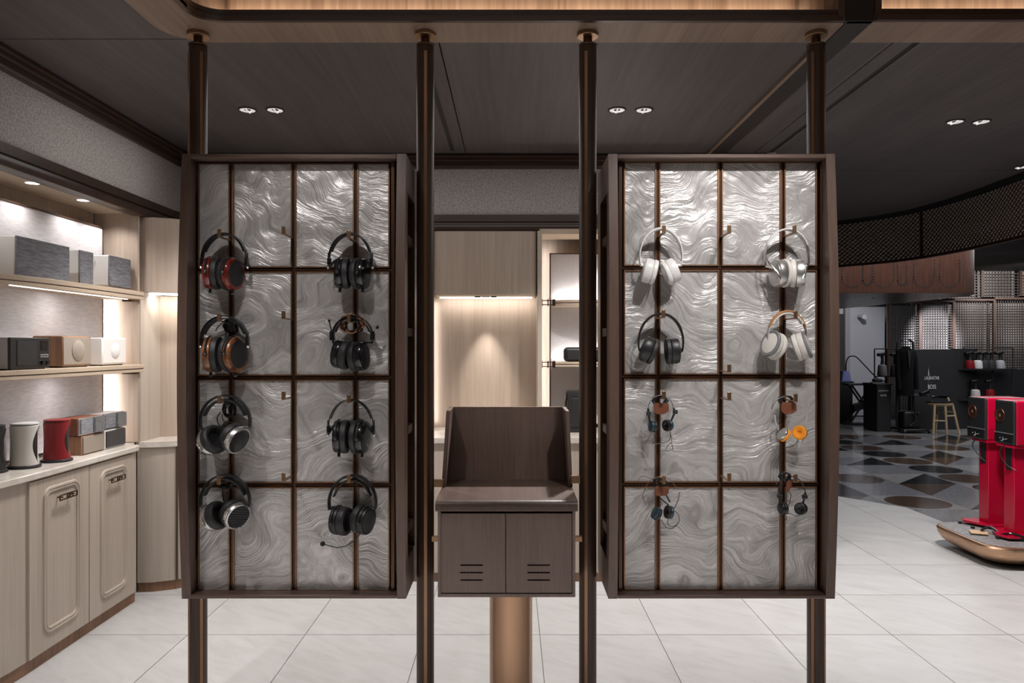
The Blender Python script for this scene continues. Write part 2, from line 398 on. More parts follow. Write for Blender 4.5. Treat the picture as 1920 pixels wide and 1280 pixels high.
# dark terrazzo of the hall
hall = struct('floor', G().plan([(1.5, 5.5), (13, 2.0), (13, 17), (1.5, 17)], -.06, -.012), M['terr_c'])
ts = .62; shared = {}
def hall_piece(key, poly, m, z1, cx, cy, name):
    if key not in shared:
        shared[key] = obj(name, G().plan(poly, -.012, 0), m); o = shared[key]
    else:
        o = shared[key].copy(); C.objects.link(o)
    o.location = (cx, cy, z1); o.parent = hall; o.name = name; return o
e = ts/2-.002
SQ = [(-e, -e), (e, -e), (e, e), (-e, e)]
CI = [(.285*math.cos(2*PI*k/24), .285*math.sin(2*PI*k/24)) for k in range(24)]
TR = [(-e, -e), (e, -e), (e, e)]; TR2 = [(-e, -e), (e, e), (-e, e)]
HC = [(.285*math.cos(PI*k/14), .285*math.sin(PI*k/14)) for k in range(15)]
rt = random.Random(3)
for i in range(0, 15):
    for j in range(0, 14):
        cx = 2.6+i*ts; cy = 6.35+j*ts
        if cx/cy > .80 or cx/cy < .40: continue
        if all(a*x+b*y <= c for (a, b, c) in PL for x, y in [(cx-e, cy-e), (cx+e, cy-e), (cx+e, cy+e), (cx-e, cy+e)]): continue
        base = 'terr_b' if (i+j) % 3 == 0 else 'terr_a'
        if cy > 12.0: base = 'terr_b'
        hall_piece(base, SQ, M[base], -.004, cx, cy, 'tile')
        if cy > 12.1: continue
        k = (i+2*j) % 4
        if k == 0: hall_piece('c', CI, M['terr_d' if j % 2 else 'terr_c'], -.003, cx, cy, 'inlay') if j % 2 else hall_piece('c2', CI, M['terr_c'], -.003, cx, cy, 'inlay')
        elif k == 1: hall_piece('t', TR, M['terr_c'], -.003, cx, cy, 'inlay')
        elif k == 2 and j % 2: hall_piece('c', CI, M['terr_d'], -.003, cx, cy, 'inlay')
        elif k == 3 and rt.random() < .5: hall_piece('t2', TR2, M['terr_d'], -.003, cx, cy, 'inlay')

# ------------------------------------------------------------------ ceiling
ZC = 2.765; ZS = 2.75
CURVE = [(2.6, 8.35), (3.05, 8.0), (3.33, 7.62), (3.6, 7.3), (3.76, 6.95), (3.82, 6.5), (3.82, 6.0), (3.78, 5.4), (3.74, 4.6), (3.70, 3.095)]
ceil = struct('ceiling', G().plan([(-2.5, 3.06), (3.72, 3.06)]+CURVE[::-1]+[(-2.5, 8.35)], ZC+.025, ZC+.06), M['blackmat'])
jx = [-2.5, -.31, 1.30]; gp = .003
panels = [[(-2.5, 3.095), (-.31-gp, 3.095), (-.31-gp, 5.02), (-2.5, 5.02)],
          [(-.31+gp, 3.095), (1.30, 3.095), (1.30, 5.4-gp), (-.31+gp, 5.4-gp)]]
ceil_parts = []
for p in panels: ceil_parts.append(p)
ceil_parts.append([(1.425, 3.095), (1.618, 3.095), (1.618, 5.4-gp), (1.425, 5.4-gp)])
ceil_parts.append([(1.624, 3.095), (1.705, 3.095), (1.705, 5.4-gp), (1.624, 5.4-gp)])
ceil_parts.append([(1.735, 3.095), (3.70, 3.095), (3.74, 4.6), (3.78, 5.4-gp), (1.735, 5.4-gp)])
ceil_parts.append([(-.31, 5.4+gp), (3.78, 5.4+gp), (3.82, 6.0), (3.82, 6.5), (3.76, 6.95), (3.6, 7.3), (3.33, 7.62), (3.05, 8.0), (2.6, 8.35), (-.31, 8.35)])
for p in ceil_parts:
    obj('panel', G().plan(p, ZC, ZC+.022), M['ceiling'], ceil)
obj('air_slot', G().box(1.708, 1.732, 3.1, 5.3, ZC+.006, ZC+.02), M['blackmat'], ceil)
obj('air_slot', G().box(-.405, -.380, 3.3, 4.86, ZC-.002, ZC+.004), M['blackmat'], ceil)
# strip of ceiling above the left panel joint line, toward the camera side
struct('ceiling', G().plan([(-2.6, -3.2), (-1.36, -3.2), (-1.36, 2.86), (-1.2, 3.03), (-1.2, 3.089), (-2.6, 3.089)], ZC, ZC+.05), M['ceiling'])
# dropped band (soffit) with its rounded left corner
XO, XI = -1.43, -1.225
band = [(1.314, 2.88), (1.314, 3.093), (XO+.19, 3.093)]+[(XO+.19-.19*math.sin(rad(a)), 2.903+.19*math.cos(rad(a))) for a in range(10, 91, 10)]+[(XO, -3.2), (XI, -3.2), (XI, 2.78)]+[(XI+.10-.10*math.cos(rad(a)), 2.78+.10*math.sin(rad(a))) for a in range(10, 91, 10)]
struct('trim_1', G().plan(band, ZS, ZS+.014), M['soffit'])
struct('trim_2', G().plan([(1.416, 2.88), (5.2, 2.88), (5.2, 3.093), (1.416, 3.093)], ZS, ZS+.014), M['soffit'])
# bronze-brown lip round the coffer edge
def lip(path, h0, h1, d):
    return G().strap([(x, y, (h0+h1)/2) for x, y in path], (0, 0, h1-h0), d)
inner = [(1.295, 2.874), (0, 2.874), (XI+.10, 2.874)]+[(XI+.10-.10*math.sin(rad(a)), 2.774+.10*math.cos(rad(a))) for a in range(10, 91, 10)]+[(XI, 1.0), (XI, -3.0)]
def ribbon(path, h0, h1, d):
    g = G(); P = [Vector((x, y, 0)) for x, y in path]; rings = []
    for i, p in enumerate(P):
        t = (P[min(i+1, len(P)-1)]-P[max(i-1, 0)]).normalized(); nn = Vector((-t.y, t.x, 0))*d
        rings.append([p+Vector((0, 0, h0)), p+Vector((0, 0, h1)), p+nn+Vector((0, 0, h1)), p+nn+Vector((0, 0, h0))])
    g.loft(rings); return g
l1 = struct('trim_3', ribbon(inner, ZS-.004, ZS+.019, -.02), M['walnut_x'])
obj('upper_lip', ribbon([(x, y+.006) for x, y in inner], ZS+.022, ZS+.042, -.02), M['walnut_x'], l1)
l2 = struct('trim_4', G().box(1.42, 5.2, 2.866, 2.886, ZS-.004, ZS+.019), M['walnut_x'])
obj('upper_lip', G().box(1.42, 5.2, 2.872, 2.892, ZS+.022, ZS+.042), M['walnut_x'], l2)
# lit coffer upstand and coffer ceiling
up = struct('trim_5', G().plan([(1.28, 3.0), (1.28, 3.02), (-1.16, 3.02), (-1.16, 3.0)], ZS+.014, 3.25), M['coffer'])
struct('trim_6', G().plan([(1.44, 3.0), (5.2, 3.0), (5.2, 3.02), (1.44, 3.02)], ZS+.014, 3.25), M['coffer'])
struct('trim_7', G().plan([(-1.16, 3.0)]+[(-1.16-.18*math.sin(rad(a)), 2.82+.18*math.cos(rad(a))) for a in range(0, 91, 10)]+[(-1.34, -3.2), (-1.38, -3.2), (-1.38, 2.9), (-1.3, 3.02), (-1.16, 3.02)], ZS+.014, 3.25), M['coffer'])
obj('edge_strip', G().box(-1.165, -1.152, 2.985, 3.0, ZS+.02, 3.25), M['copper'], up)
obj('edge_strip', G().box(1.15, 1.163, 2.985, 3.0, ZS+.02, 3.25), M['copper'], up)
obj('end_post', G().box(1.272, 1.298, 2.87, 3.02, ZS+.0145, 3.25), M['walnut'], up)
struct('trim_8', G().box(1.417, 1.442, 2.87, 3.02, ZS+.0145, 3.25), M['walnut'])
struct('ceiling', G().box(-1.6, 5.2, -3.2, 3.05, 3.25, 3.3), M['soffit'])
# dark beam that runs back under the ceiling
bm_ = struct('trim_9', G().box(1.315, 1.415, 2.88, 5.4, ZS-.004, ZC+.03), M['beam'])
obj('beam_front', G().box(1.302, 1.415, 2.875, 2.90, ZS-.004, 3.25), M['beam'], bm_)
obj('edge_strip', G().box(1.296, 1.315, 3.095, 5.4, ZS-.002, ZC+.02), M['soffit'], bm_)
# downlights
def downlight(x, y, label):
    t = thing('downlight', label, 'downlight', (x, y, ZC), 'recessed downlights in the dark ceiling')
    obj('rim', G().lathe([(-.005, .041), (-.007, .044), (-.004, .050), (.0, .051)], (x, y, ZC), (0, 0, 1), cap=False), M['rim_dark'], t)
    obj('reflector', G().lathe([(-.0045, .042), (-.002, .030), (-.001, .001)], (x, y, ZC), (0, 0, 1), cap=False), M['reflector'], t)
    obj('lamp', G().lathe([(-.004, .016), (-.001, .018)], (x, y, ZC), (0, 0, 1)), M['rim_dark'], t)
    obj('baffle', G().box(x-.0035, x+.0035, y-.042, y+.042, ZC-.009, ZC-.001), M['reflector'], t)
downlight(-1.443, 4.015, 'left downlight of the pair above the left headphone panel')
downlight(-1.292, 4.015, 'right downlight of the pair above the left headphone panel')
downlight(.573, 4.015, 'left downlight of the pair above the right headphone panel')
downlight(.72, 4.015, 'right downlight of the pair above the right headphone panel')
downlight(2.545, 4.226, 'left downlight of the pair at the far right ceiling')
downlight(2.695, 4.226, 'right downlight of the pair at the far right ceiling')
downlight(3.67, 5.3, 'single downlight at the right edge of the ceiling')

# ------------------------------------------------------------------ shell behind the camera
struct('wall_rear', G().box(-2.6, 6, -3.3, -3.2, 0, 3.3), M['oak_grey'])
struct('wall_right', G().box(5.2, 5.3, -3.2, 2.9, 0, 3.3), M['hall_wall'])
struct('wall_left', G().box(-2.6, -2.5, -3.2, 2.75, 0, 3.3), M['oak_grey'])

# ------------------------------------------------------------------ left wall and its niche
wl = struct('wall_left', G().box(-2.56, -2.485, 2.75, 5.05, 0, 2.9), M['oak'])
struct('trim_13', G().box(-2.484, -2.22, 2.6, 5.02, 2.36, 2.76), M['felt'])
struct('trim_14', G().box(-2.484, -2.225, 2.75, 4.42, 2.262, 2.33), M['oak_y'])
struct('trim_15', G().box(-2.484, -2.215, 4.37, 4.385, .902, 2.28).box(-2.484, -2.246, 4.385, 4.42, .902, 2.28), M['oak'], None, .006)
struct('trim_16', G().box(-2.484, -2.30, 2.75, 2.80, .902, 2.28), M['oak'])
fp = struct('trim_22', G().box(-2.43, -2.402, 2.80, 4.315, .93, 2.162), M['fabric'])
gf = G(); gf.box(-2.43, -2.398, 2.80, 4.32, 2.162, 2.172).box(-2.43, -2.398, 4.315, 4.321, .93, 2.172)
obj('panel_edge', gf, M['walnut_y'], fp)
# crown and lower mouldings follow left wall, corner, back wall
def moulding(prof, name, m, xl, yb, y0, x1):
    """prof: list of (out, z); left run along Y at x=xl+out, then back run along X at y=yb-out with a rounded corner"""
    g = G(); rings = []; r = .16
    path = [(xl, y0, (1, 0)), (xl, yb-r, (1, 0))]
    for a in (22, 45, 68): path.append((xl+r-r*math.cos(rad(a)), yb-r+r*math.sin(rad(a)), (math.cos(rad(a)), -math.sin(rad(a)))))
    path += [(xl+r, yb, (0, -1)), (x1, yb, (0, -1))]
    for x, y, (nx, ny) in path: rings.append([Vector((x+nx*o, y+ny*o, z)) for o, z in prof])
    g.loft(rings); return g
crown = [(-.02, 2.77), (.055, 2.765), (.06, 2.745), (.045, 2.742), (.045, 2.722), (.032, 2.717), (.034, 2.684), (.022, 2.677), (.022, 2.672), (-.02, 2.670)]
struct('trim_10', moulding(crown, 'crown', None, -2.22, 4.98, 2.55, 1.72), M['walnut_x'])
base = [(-.03, 2.362), (.012, 2.362), (.012, 2.315), (.004, 2.308), (.006, 2.298), (.03, 2.290), (.034, 2.272), (.028, 2.254), (.01, 2.246), (-.03, 2.246)]
struct('trim_11', moulding(base, 'rail', None, -2.22, 4.98, 2.55, 1.72), M['walnut_x'])
# back wall
wb = struct('wall_back', G().box(-2.3, 1.72, 5.26, 5.34, 0, 2.9), M['oak'])
struct('trim_17', G().box(-2.3, 1.72, 4.98, 5.26, 2.36, 2.76), M['felt'])
struct('trim_18', G().box(.185, 1.72, 4.93, 5.19, 2.225, 2.26), M['oak_x'])
obj('niche_back', G().box(-.56, .19, 5.2, 5.262, .87, 1.83), M['oak'], wb)
struct('trim_19', G().box(.170, .200, 4.92, 5.198, .902, 2.245), M['oak_grey'])
struct('trim_20', G().box(-.59, -.56, 4.92, 5.198, .902, 2.245), M['oak_grey'])
fb = struct('trim_21', G().box(.272, 1.6, 5.17, 5.195, .93, 2.12), M['fabric'])
obj('panel_edge', G().box(.264, .272, 5.165, 5.195, .93, 2.126).box(.264, 1.6, 5.165, 5.195, 2.12, 2.127), M['walnut'], fb)
struct('wall_end', G().box(1.70, 1.76, 4.9, 5.3, 0, 2.765), M['oak'])
struct('wall_back', G().box(-2.3, 1.72, 5.36, 5.4, 0, 2.9), M['hall_dark'])

# upper cabinet (centre) with rounded vertical corners
ucp = [(-.525, 5.2), (-.525, 4.98)]+[(-.495-.03*math.cos(rad(a)), 4.965-.03*math.sin(rad(a))) for a in range(0, 91, 30)]+[(.135+.03*math.sin(rad(a)), 4.965-.03*math.cos(rad(a))) for a in range(0, 91, 30)]+[(.165, 4.98), (.165, 5.2)]
uc = thing('upper_cabinet', 'pale oak upper cabinet over the spotlit niche between the panels', 'cabinet', (-.18, 5.07, 1.818))
obj('body', G().plan(ucp, 1.825, 2.245), M['oak'], uc)
obj('underside', G().plan([(x*.985-.003, y) for x, y in ucp], 1.815, 1.825), M['oak_x'], uc)
obj('light_strip', G().box(-.50, .14, 5.10, 5.115, 1.806, 1.815), M['strip_glow'], uc)
dl = obj('spot_fixture', G().lathe([(0, .026), (.004, .028), (.006, .028)], (-.18, 5.03, 1.808), (0, 0, 1)), M['silver'], uc)
obj('spot_fixture', G().lathe([(0, .02), (.004, .022), (.006, .022)], (-.235, 5.03, 1.808), (0, 0, 1)), M['rim_dark'], uc)
obj('spot_fixture', G().lathe([(0, .02), (.004, .022), (.006, .022)], (-.125, 5.03, 1.808), (0, 0, 1)), M['rim_dark'], uc)

# corner column: upper cabinet, niche back, base and top follow one curve
CP = [(-2.24, 4.40), (-2.15, 4.41), (-2.06, 4.45), (-1.96, 4.52), (-1.86, 4.575), (-1.7, 4.60)]
def along(pts, off): return [(x-off*.25, y+off) for x, y in pts]
cu = thing('corner_upper_cabinet', 'curved pale wood upper cabinet in the corner behind the left panel', 'cabinet', (-2.05, 4.6, 1.8))
obj('body', G().plan([(-2.24, 4.42)]+CP[1:]+[(-1.7, 4.97), (-2.24, 4.97)], 1.80, 2.246), M['oak'], cu)
obj('light_strip', G().plan(along(CP, .10)+along(CP, .13)[::-1], 1.788, 1.80), M['strip_glow'], cu)
nb = struct('wall_corner', G().plan(along(CP, .24)+[(-1.7, 5.2), (-2.3, 5.2)], .902, 1.79), M['oak'])
struct('trim_12', G().box(-2.245, -2.222, 4.40, 4.66, .90, 1.80), M['oak_grey'])
# back base cabinets and countertop
bc = thing('base_cabinet', 'pale base cabinet with a rounded corner running along the back wall', 'cabinet', (-.3, 4.9, 0))
obj('body', G().plan(CP+[(1.6, 4.60), (1.6, 5.195), (-2.24, 5.195)], .06, .87), M['oak_grey'], bc)
obj('plinth', G().plan([(x, y+.012) for x, y in CP]+[(1.6, 4.612), (1.6, 5.195), (-2.24, 5.195)], 0, .062), M['walnut_box'], bc)
obj('door_gap', G().box(-2.0335, -2.0285, 4.455, 4.50, .062, .868).box(-.52, -.516, 4.597, 4.61, .062, .868).box(.2, .204, 4.597, 4.61, .062, .868), M['walnut'], bc)
tp = obj('countertop', G().plan([(-2.24, 4.385)]+[(x+.006, y-.016) for x, y in CP[1:]]+[(1.6, 4.584), (1.6, 5.195), (-2.24, 5.195)], .87, .902), M['stone_top'])
tag(tp, 'white stone countertop on the base cabinets along the back wall', 'countertop')

# left low cabinets
FX = -2.17
lc = thing('low_cabinet', 'long pale cabinet with two framed doors along the left wall', 'cabinet', (-2.3, 3.6, 0))
bp = [(-2.48, 2.72), (-2.30, 2.78), (-2.225, 2.92), (-2.19, 3.08), (-2.177, 3.2), (FX-.004, 3.285), (FX-.004, 4.215), (FX-.002, 4.22), (FX, 4.225), (FX, 4.25), (FX-.012, 4.272), (FX-.04, 4.28), (-2.48, 4.28)]
obj('body', G().plan(bp, .06, .87), M['oak_grey'], lc)
obj('plinth', G().plan([(max(x-.008, -2.48), y) for x, y in bp], 0, .062), M['walnut_box'], lc)
def left_door(y0, y1, hy):
    d = obj('door', G().box(FX-.016, FX+.008, y0+.003, y1-.003, .064, .862), M['oak_grey'], lc, .002)
    ring = rrect(y0+.095, y1-.085, .135, .82, .055, 6)
    g = G(); rings = []
    for (ins, out) in ((0, 0), (.004, .008), (.012, .009), (.016, .004), (.022, .008), (.028, .006), (.032, 0)):
        r2 = rrect(y0+.095+ins, y1-.085-ins, .135+ins, .82-ins, .055-ins*.8, 6)
        rings.append([Vector((FX+.008+out, a, b)) for a, b in r2])
    g.loft(rings, cap=False)
    obj('moulding', g, M['oak_grey'], d)
    h = G(); z = .757; x = FX+.035
    for dz in (-.011, .011): h.tube([(x, hy-.068, z+dz), (x, hy+.068, z+dz)], .0035, 6)
    for dy in (-.068, -.01, .01, .068): h.tube([(x, hy+dy, z-.013), (x, hy+dy, z+.013)], .0035, 6)
    h.tube([(x, hy-.01, z-.011), (x, hy+.03, z+.011)], .003, 6); h.tube([(x, hy+.01, z+.011), (x, hy+.04, z-.011)], .003, 6)
    for dy in (-.045, .045): h.tube([(FX+.006, hy+dy, z), (x, hy+dy, z)], .004, 6)
    obj('handle', h, M['bronze_dark'], d)
left_door(3.295, 3.765, 3.545)
left_door(3.765, 4.215, 3.995)
ct = [(-2.48, 2.66), (-2.29, 2.72), (-2.20, 2.9), (-2.165, 3.07), (-2.152, 3.2), (FX+.022, 3.285), (FX+.022, 4.2)]+[(FX-.07+.092*math.cos(rad(a)), 4.235+.06*math.sin(rad(a))) for a in range(0, 91, 15)]+[(-2.24, 4.37), (-2.48, 4.37)]
tag(obj('countertop', G().plan(ct, .872, .902), M['stone_top'], None, .004), 'white stone countertop on the left cabinets under the radios', 'countertop')
# shelves of the left niche
def left_shelf(z0, z1, label, lit):
    t = thing('shelf', label, 'shelf', (-2.3, 3.7, z0), 'shelves in the left niche')
    sp = [(-2.40, 2.84), (-2.36, 2.95), (-2.285, 3.12), (-2.24, 3.28), (-2.212, 3.45), (-2.198, 3.7), (-2.192, 4.0), (-2.19, 4.385), (-2.25, 4.368), (-2.40, 4.368)]
    zm = z0+(z1-z0)*.45
    obj('board', G().plan(sp, zm+.002, z1), M['oak_y'], t, .002)
    obj('lower_board', G().plan([(x-.004, y) for x, y in sp], z0, zm-.002), M['oak_y'], t, .002)
    obj('shadow_gap', G().plan([(x-.006, y) for x, y in sp], zm-.002, zm+.002), M['walnut'], t)
    obj('bracket', G().box(-2.30, -2.215, 4.34, 4.37, z0-.012, z0), M['bronze_dark'], t)
    if lit: obj('light_strip', G().box(-2.256, -2.244, 3.30, 4.30, z0-.003, z0+.001), M['strip_glow'], t)
left_shelf(1.750, 1.797, 'upper shelf of the left niche with a glowing strip underneath', True)
left_shelf(1.322, 1.366, 'lower shelf of the left niche carrying the radios', False)
for k, y in enumerate((3.16, 3.545, 3.965)):
    t = thing('niche_light', ['nearest recessed lamp in the left niche soffit', 'middle recessed lamp in the left niche soffit', 'farthest recessed lamp in the left niche soffit'][k], 'lamp', (-2.31, y, 2.262), 'recessed lamps in the left niche soffit')
    obj('rim', G().lathe([(-.003, .03), (-.003, .034), (0, .035)], (-2.31, y, 2.262), (0, 0, 1), cap=False), M['white'], t)
    obj('lens', G().lathe([(-.002, .031), (-.001, .031)], (-2.31, y, 2.262), (0, 0, 1)), M['lamp_glow'], t)
# back right niche shelves
for z0, z1, yb, lab in ((1.748, 1.788, .0, 'upper shelf in the back niche right of the spotlit alcove'), (1.335, 1.368, .0, 'lower shelf in the back niche holding the black speaker')):
    t = thing('shelf', lab, 'shelf', (.7, 5.05, z0), 'shelves in the back niche')
    zm = (z0+z1)/2
    sp = [(.285, 5.17), (.285, 5.03), (.36, 4.975), (.5, 4.94), (.8, 4.92), (1.6, 4.92), (1.6, 5.17)] if z0 > 1.6 else [(.285, 5.17), (.285, 4.96), (.5, 4.94), (.8, 4.93), (1.6, 4.93), (1.6, 5.17)]
    obj('board', G().plan(sp, zm+.002, z1), M['oak_x'], t, .002)
    obj('lower_board', G().plan([(x, y+.004) for x, y in sp], z0, zm-.002), M['oak_x'], t, .002)
    b = G(); yy = 4.97
    for dz in (.006, .034): b.box(.198, .29, yy-.005, yy+.005, zm-.02+dz-.003, zm-.02+dz+.003)
    for x in (.202, .243, .285): b.box(x-.004, x+.004, yy-.006, yy+.006, zm-.024, zm+.024)
    b.box(.272, .292, yy-.012, yy+.012, zm-.02, zm+.02)
    obj('bracket', b, M['bronze_dark'], t)
# ------------------------------------------------------------------ the two headphone panels, four poles, kiosk
YF = 2.75; YP = 2.805; Z0 = .532; Z1 = 2.194
def px2x(px, Y): return (px-CX)/F*Y
def py2z(py, Y): return EYE-(py-HY)/F*Y
def display(label, xo0, xo1, cols, rows, inner_side, hooks, pole_y=3.0):
    t = thing('headphone_display', label, 'display stand', ((xo0+xo1)/2, 2.9, Z0), 'headphone display panels')
    def side(xa, xb, nm):
        n = 14; front = [(YF-.042*math.sin(PI*i/n), Z0+(Z1-Z0)*i/n) for i in range(n+1)]
        rb = .045
        back = [(3.09-rb*.9*(1-math.sin(rad(a))), Z1-rb+rb*math.cos(rad(a))) for a in range(15, 91, 15)]+[(3.09-rb*.9*(1-math.cos(rad(a))), Z0+rb-rb*math.sin(rad(a))) for a in range(0, 76, 15)]
        ya, yb, za, zb = 2.79, 2.99, .668, 2.055
        # strips round the rectangular opening
        g = G()
        outer = front+back
        def poly(pts): g.prism([(xa, y, z) for y, z in pts], (xb-xa, 0, 0))
        f_in = [(ya, z) for y, z in front][::-1]
        poly(front+f_in)                                                     # front strip
        top = [p for p in back if p[1] >= zb]; mid = [p for p in back if za < p[1] < zb]; bot = [p for p in back if p[1] <= za]
        poly([(ya, zb), (ya, Z1)]+top+[(3.088, zb)])
        poly([(ya, Z0), (ya, za), (3.088, za)]+bot)
        poly([(yb, zb), (3.088, zb), (3.088, za), (yb, za)])
        o = obj(nm, g, M['frame'], t)
        r = G()
        for z in (1.891, 1.53, 1.15, .765): r.box(xa+.006, xb-.006, ya-.01, yb+.01, z-.016, z+.016)
        obj('cross_rail', r, M['walnut_y'], o)
        r = G().box(xa-.0015, xb+.0015, ya, ya+.004, za, zb).box(xa-.0015, xb+.0015, yb-.004, yb, za, zb).box(xa-.0015, xb+.0015, ya, yb, zb-.004, zb).box(xa-.0015, xb+.0015, ya, yb, za, za+.004)
        obj('opening_trim', r, M['bronze_dark'], o)
    th = .034
    side(xo0, xo0+th, 'side_board'); side(xo1-th, xo1, 'side_board')
    xi0, xi1 = xo0+th, xo1-th
    obj('top_rail', G().box(xi0, xi1, YF-.004, 2.98, Z1-.018, Z1-.001), M['frame_x'], t, .004)
    obj('bottom_rail', G().box(xi0, xi1, YF-.004, 2.98, Z0+.001, Z0+.016), M['frame_x'], t, .004)
    obj('back_board', G().box(xi0, xi1, YP+.022, YP+.04, Z0+.016, Z1-.018), M['walnut'], t)
    obj('back_plate', G().box(xi0+.01, xi1-.01, 2.97, 2.985, Z0+.016, Z1-.018), M['bronze'], t)
    # bronze outer frame round the panes
    X = [(px2x(a, YP), px2x(b, YP)) for a, b in cols]; Z = [(py2z(b, YP), py2z(a, YP)) for a, b in rows]
    fx0, fx1, fz0, fz1 = X[0][0]-.012, X[-1][1]+.012, Z[-1][0]-.012, Z[0][1]+.012
    g = G()
    g.box(fx0-.012, fx0, YP-.02, YP+.03, fz0-.012, fz1+.012).box(fx1, fx1+.012, YP-.02, YP+.03, fz0-.012, fz1+.012)
    g.box(fx0, fx1, YP-.02, YP+.03, fz1, fz1+.012).box(fx0, fx1, YP-.02, YP+.03, fz0-.012, fz0)
    obj('pane_frame', g, M['bronze_dark'], t)
    # bars in the grooves
    for k in range(3):
        xc = (X[k][1]+X[k+1][0])/2; obj('bar', G().box(xc-.0055, xc+.0055, YP-.006, YP+.025, fz0, fz1), M['bronze_dark'], t, .003)
    for k in range(3):
        zc = (Z[k][0]+Z[k+1][1])/2; obj('bar', G().box(fx0, fx1, YP-.004, YP+.025, zc-.005, zc+.005), M['bronze_dark'], t, .003)
    for (x0, x1) in X:
        for (z0, z1) in Z:
            cx, cz = (x0+x1)/2, (z0+z1)/2
            p = obj('pane', G().box(x0-cx, x1-cx, -.004, .02, z0-cz, z1-cz), M['pearl'], t)
            p.location = Vector((cx, YP, cz))-t.location
            e = .004; g = G()
            for a, b, c, d in ((x0-e, x0+.001, z0-e, z1+e), (x1-.001, x1+e, z0-e, z1+e)): g.box(a-cx, b-cx, -.010, .02, c-cz, d-cz)
            for a, b, c, d in ((x0, x1, z0-e, z0+.001), (x0, x1, z1-.001, z1+e)): g.box(a-cx, b-cx, -.010, .02, c-cz, d-cz)
            obj('pane_edge', g, M['bronze'], p)
    # hooks: flat bar from the groove with an upturned tip
    for (tx, ty) in hooks:
        xc = px2x(tx, 2.70); zc = py2z(ty, 2.70)
        g = G().box(xc-.006, xc+.006, 2.69, YP+.005, zc-.016, zc-.011).box(xc-.007, xc+.007, 2.689, 2.694, zc-.016, zc+.014)
        obj('hook', g, M['brass'], t, .0012)
    return t
LX = [(375, 430.5), (440, 547), (556.5, 663), (672.5, 729)]; LZ = [(309, 500), (511, 702), (713, 903), (914, 1105)]
RX = [(1171, 1228), (1237, 1345), (1354, 1461), (1471, 1528)]; RZ = [(306, 497), (508, 700), (711, 902), (913, 1104)]
display('left headphone panel of grey swirled panes with mostly black headphones', -1.2335, -.396, LX, LZ, 1,
        [(413, 437), (413, 595), (413, 748), (412, 899), (533, 432), (533, 590), (533, 741), (533, 893), (655, 440), (655, 596), (655, 747), (655, 896)])
display('right headphone panel of grey swirled panes holding the white headphones', .360, 1.2065, RX, RZ, -1,
        [(1244, 430), (1243, 588), (1244, 740), (1244, 898), (1366, 430), (1366, 690), (1366, 742), (1366, 893), (1488, 430), (1490, 590), (1490, 745), (1490, 895)])

def pole(px, label, strips):
    x = px2x(px, 3.0); y = 3.0
    t = thing('pole', label, 'pole', (x, y, 0), 'floor to ceiling poles')
    z1 = 2.695
    prof = [(0, .036), (z1, .036)]
    obj('shaft', G().lathe([(0, .0355), (z1-.004, .0355), (z1, .033)], (x, y, 0), (0, 0, 1), n=20), M['walnut'], t)
    for a in strips:
        s_, c_ = math.sin(rad(a)), math.cos(rad(a))
        cpos = Vector((x+s_*.0345, y-c_*.0345, z1/2-.01))
        obj('inlay_strip', G().obox(cpos, (c_*.006, s_*.006, 0), (s_*.0035, -c_*.0035, 0), (0, 0, z1/2-.02)), M['bronze'], t)
    obj('collar', G().lathe([(z1, .039), (z1+.007, .039)], (x, y, 0), (0, 0, 1)), M['bronze_dark'], t, .002)
    obj('neck', G().lathe([(z1, .018), (ZS-.012, .018)], (x, y, 0), (0, 0, 1)), M['bronze_dark'], t)
    obj('flange', G().lathe([(ZS-.016, .044), (ZS-.001, .044)], (x, y, 0), (0, 0, 1)), M['brass'], t, .002)
    obj('floor_plate', G().lathe([(0, .045), (.006, .045)], (x, y, 0), (0, 0, 1)), M['bronze_dark'], t, .002)
pole(371.5, 'leftmost dark wood pole behind the left panel', [-48, 42])
pole(797.5, 'dark wood pole between the left panel and the kiosk', [8])
pole(1102, 'dark wood pole between the kiosk and the right panel', [-16])
pole(1530, 'rightmost dark wood pole behind the right panel', [-42, 42])

# kiosk
kt = thing('kiosk', 'dark wood kiosk with two slotted doors and a raised screen between the panels', 'kiosk', (-.02, 2.98, 0))
kx0, kx1 = -.279, .238; ky0, ky1 = 2.765, 3.21; kz0, kz1 = .533, .862
g = G().box(kx0, kx0+.011, ky0, ky1, kz0, kz1).box(kx1-.011, kx1, ky0, ky1, kz0, kz1).box(kx0+.011, kx1-.011, ky0, ky1, kz0, kz0+.012)
g.box(kx0+.011, kx1-.011, ky1-.02, ky1, kz0+.012, kz1).box(kx0+.011, kx1-.011, ky0+.03, ky0+.05, kz0+.012, kz1)
obj('body', g, M['kiosk'], kt)
prof = [(ky1, .862), (ky1, .898)]+[(2.745+.022-.022*math.sin(rad(a)), .876+.022*math.cos(rad(a))) for a in range(0, 91, 15)]+[(2.745, .864), (2.752, .858), (ky0+.03, .858)]
obj('desk_top', G().prism([(kx0-.008, y, z) for y, z in prof], (kx1-kx0+.016, 0, 0)), M['kiosk_y'], kt)
def kdoor(x0, x1, slots):
    g = G(); z0, z1 = .548, .846; y0, y1 = ky0+.004, ky0+.02
    zs = [z0]+[q for c in slots for q in (c-.0028, c+.0028)]+[z1]; sx0, sx1 = (x0+x1)/2-.001-.042, (x0+x1)/2-.001+.042
    sx0 += -.004 if x0 < -.1 else 0; sx1 += -.004 if x0 < -.1 else 0
    g.box(x0, sx0, y0, y1, z0, z1).box(sx1, x1, y0, y1, z0, z1)
    for k in range(0, len(zs), 2): g.box(sx0, sx1, y0, y1, zs[k], zs[k+1])
    d = obj('door', g, M['kiosk'], kt)
    obj('slot_backing', G().box(sx0-.004, sx1+.004, y1, y1+.003, slots[0]-.02, slots[-1]+.02), M['blackmat'], d)
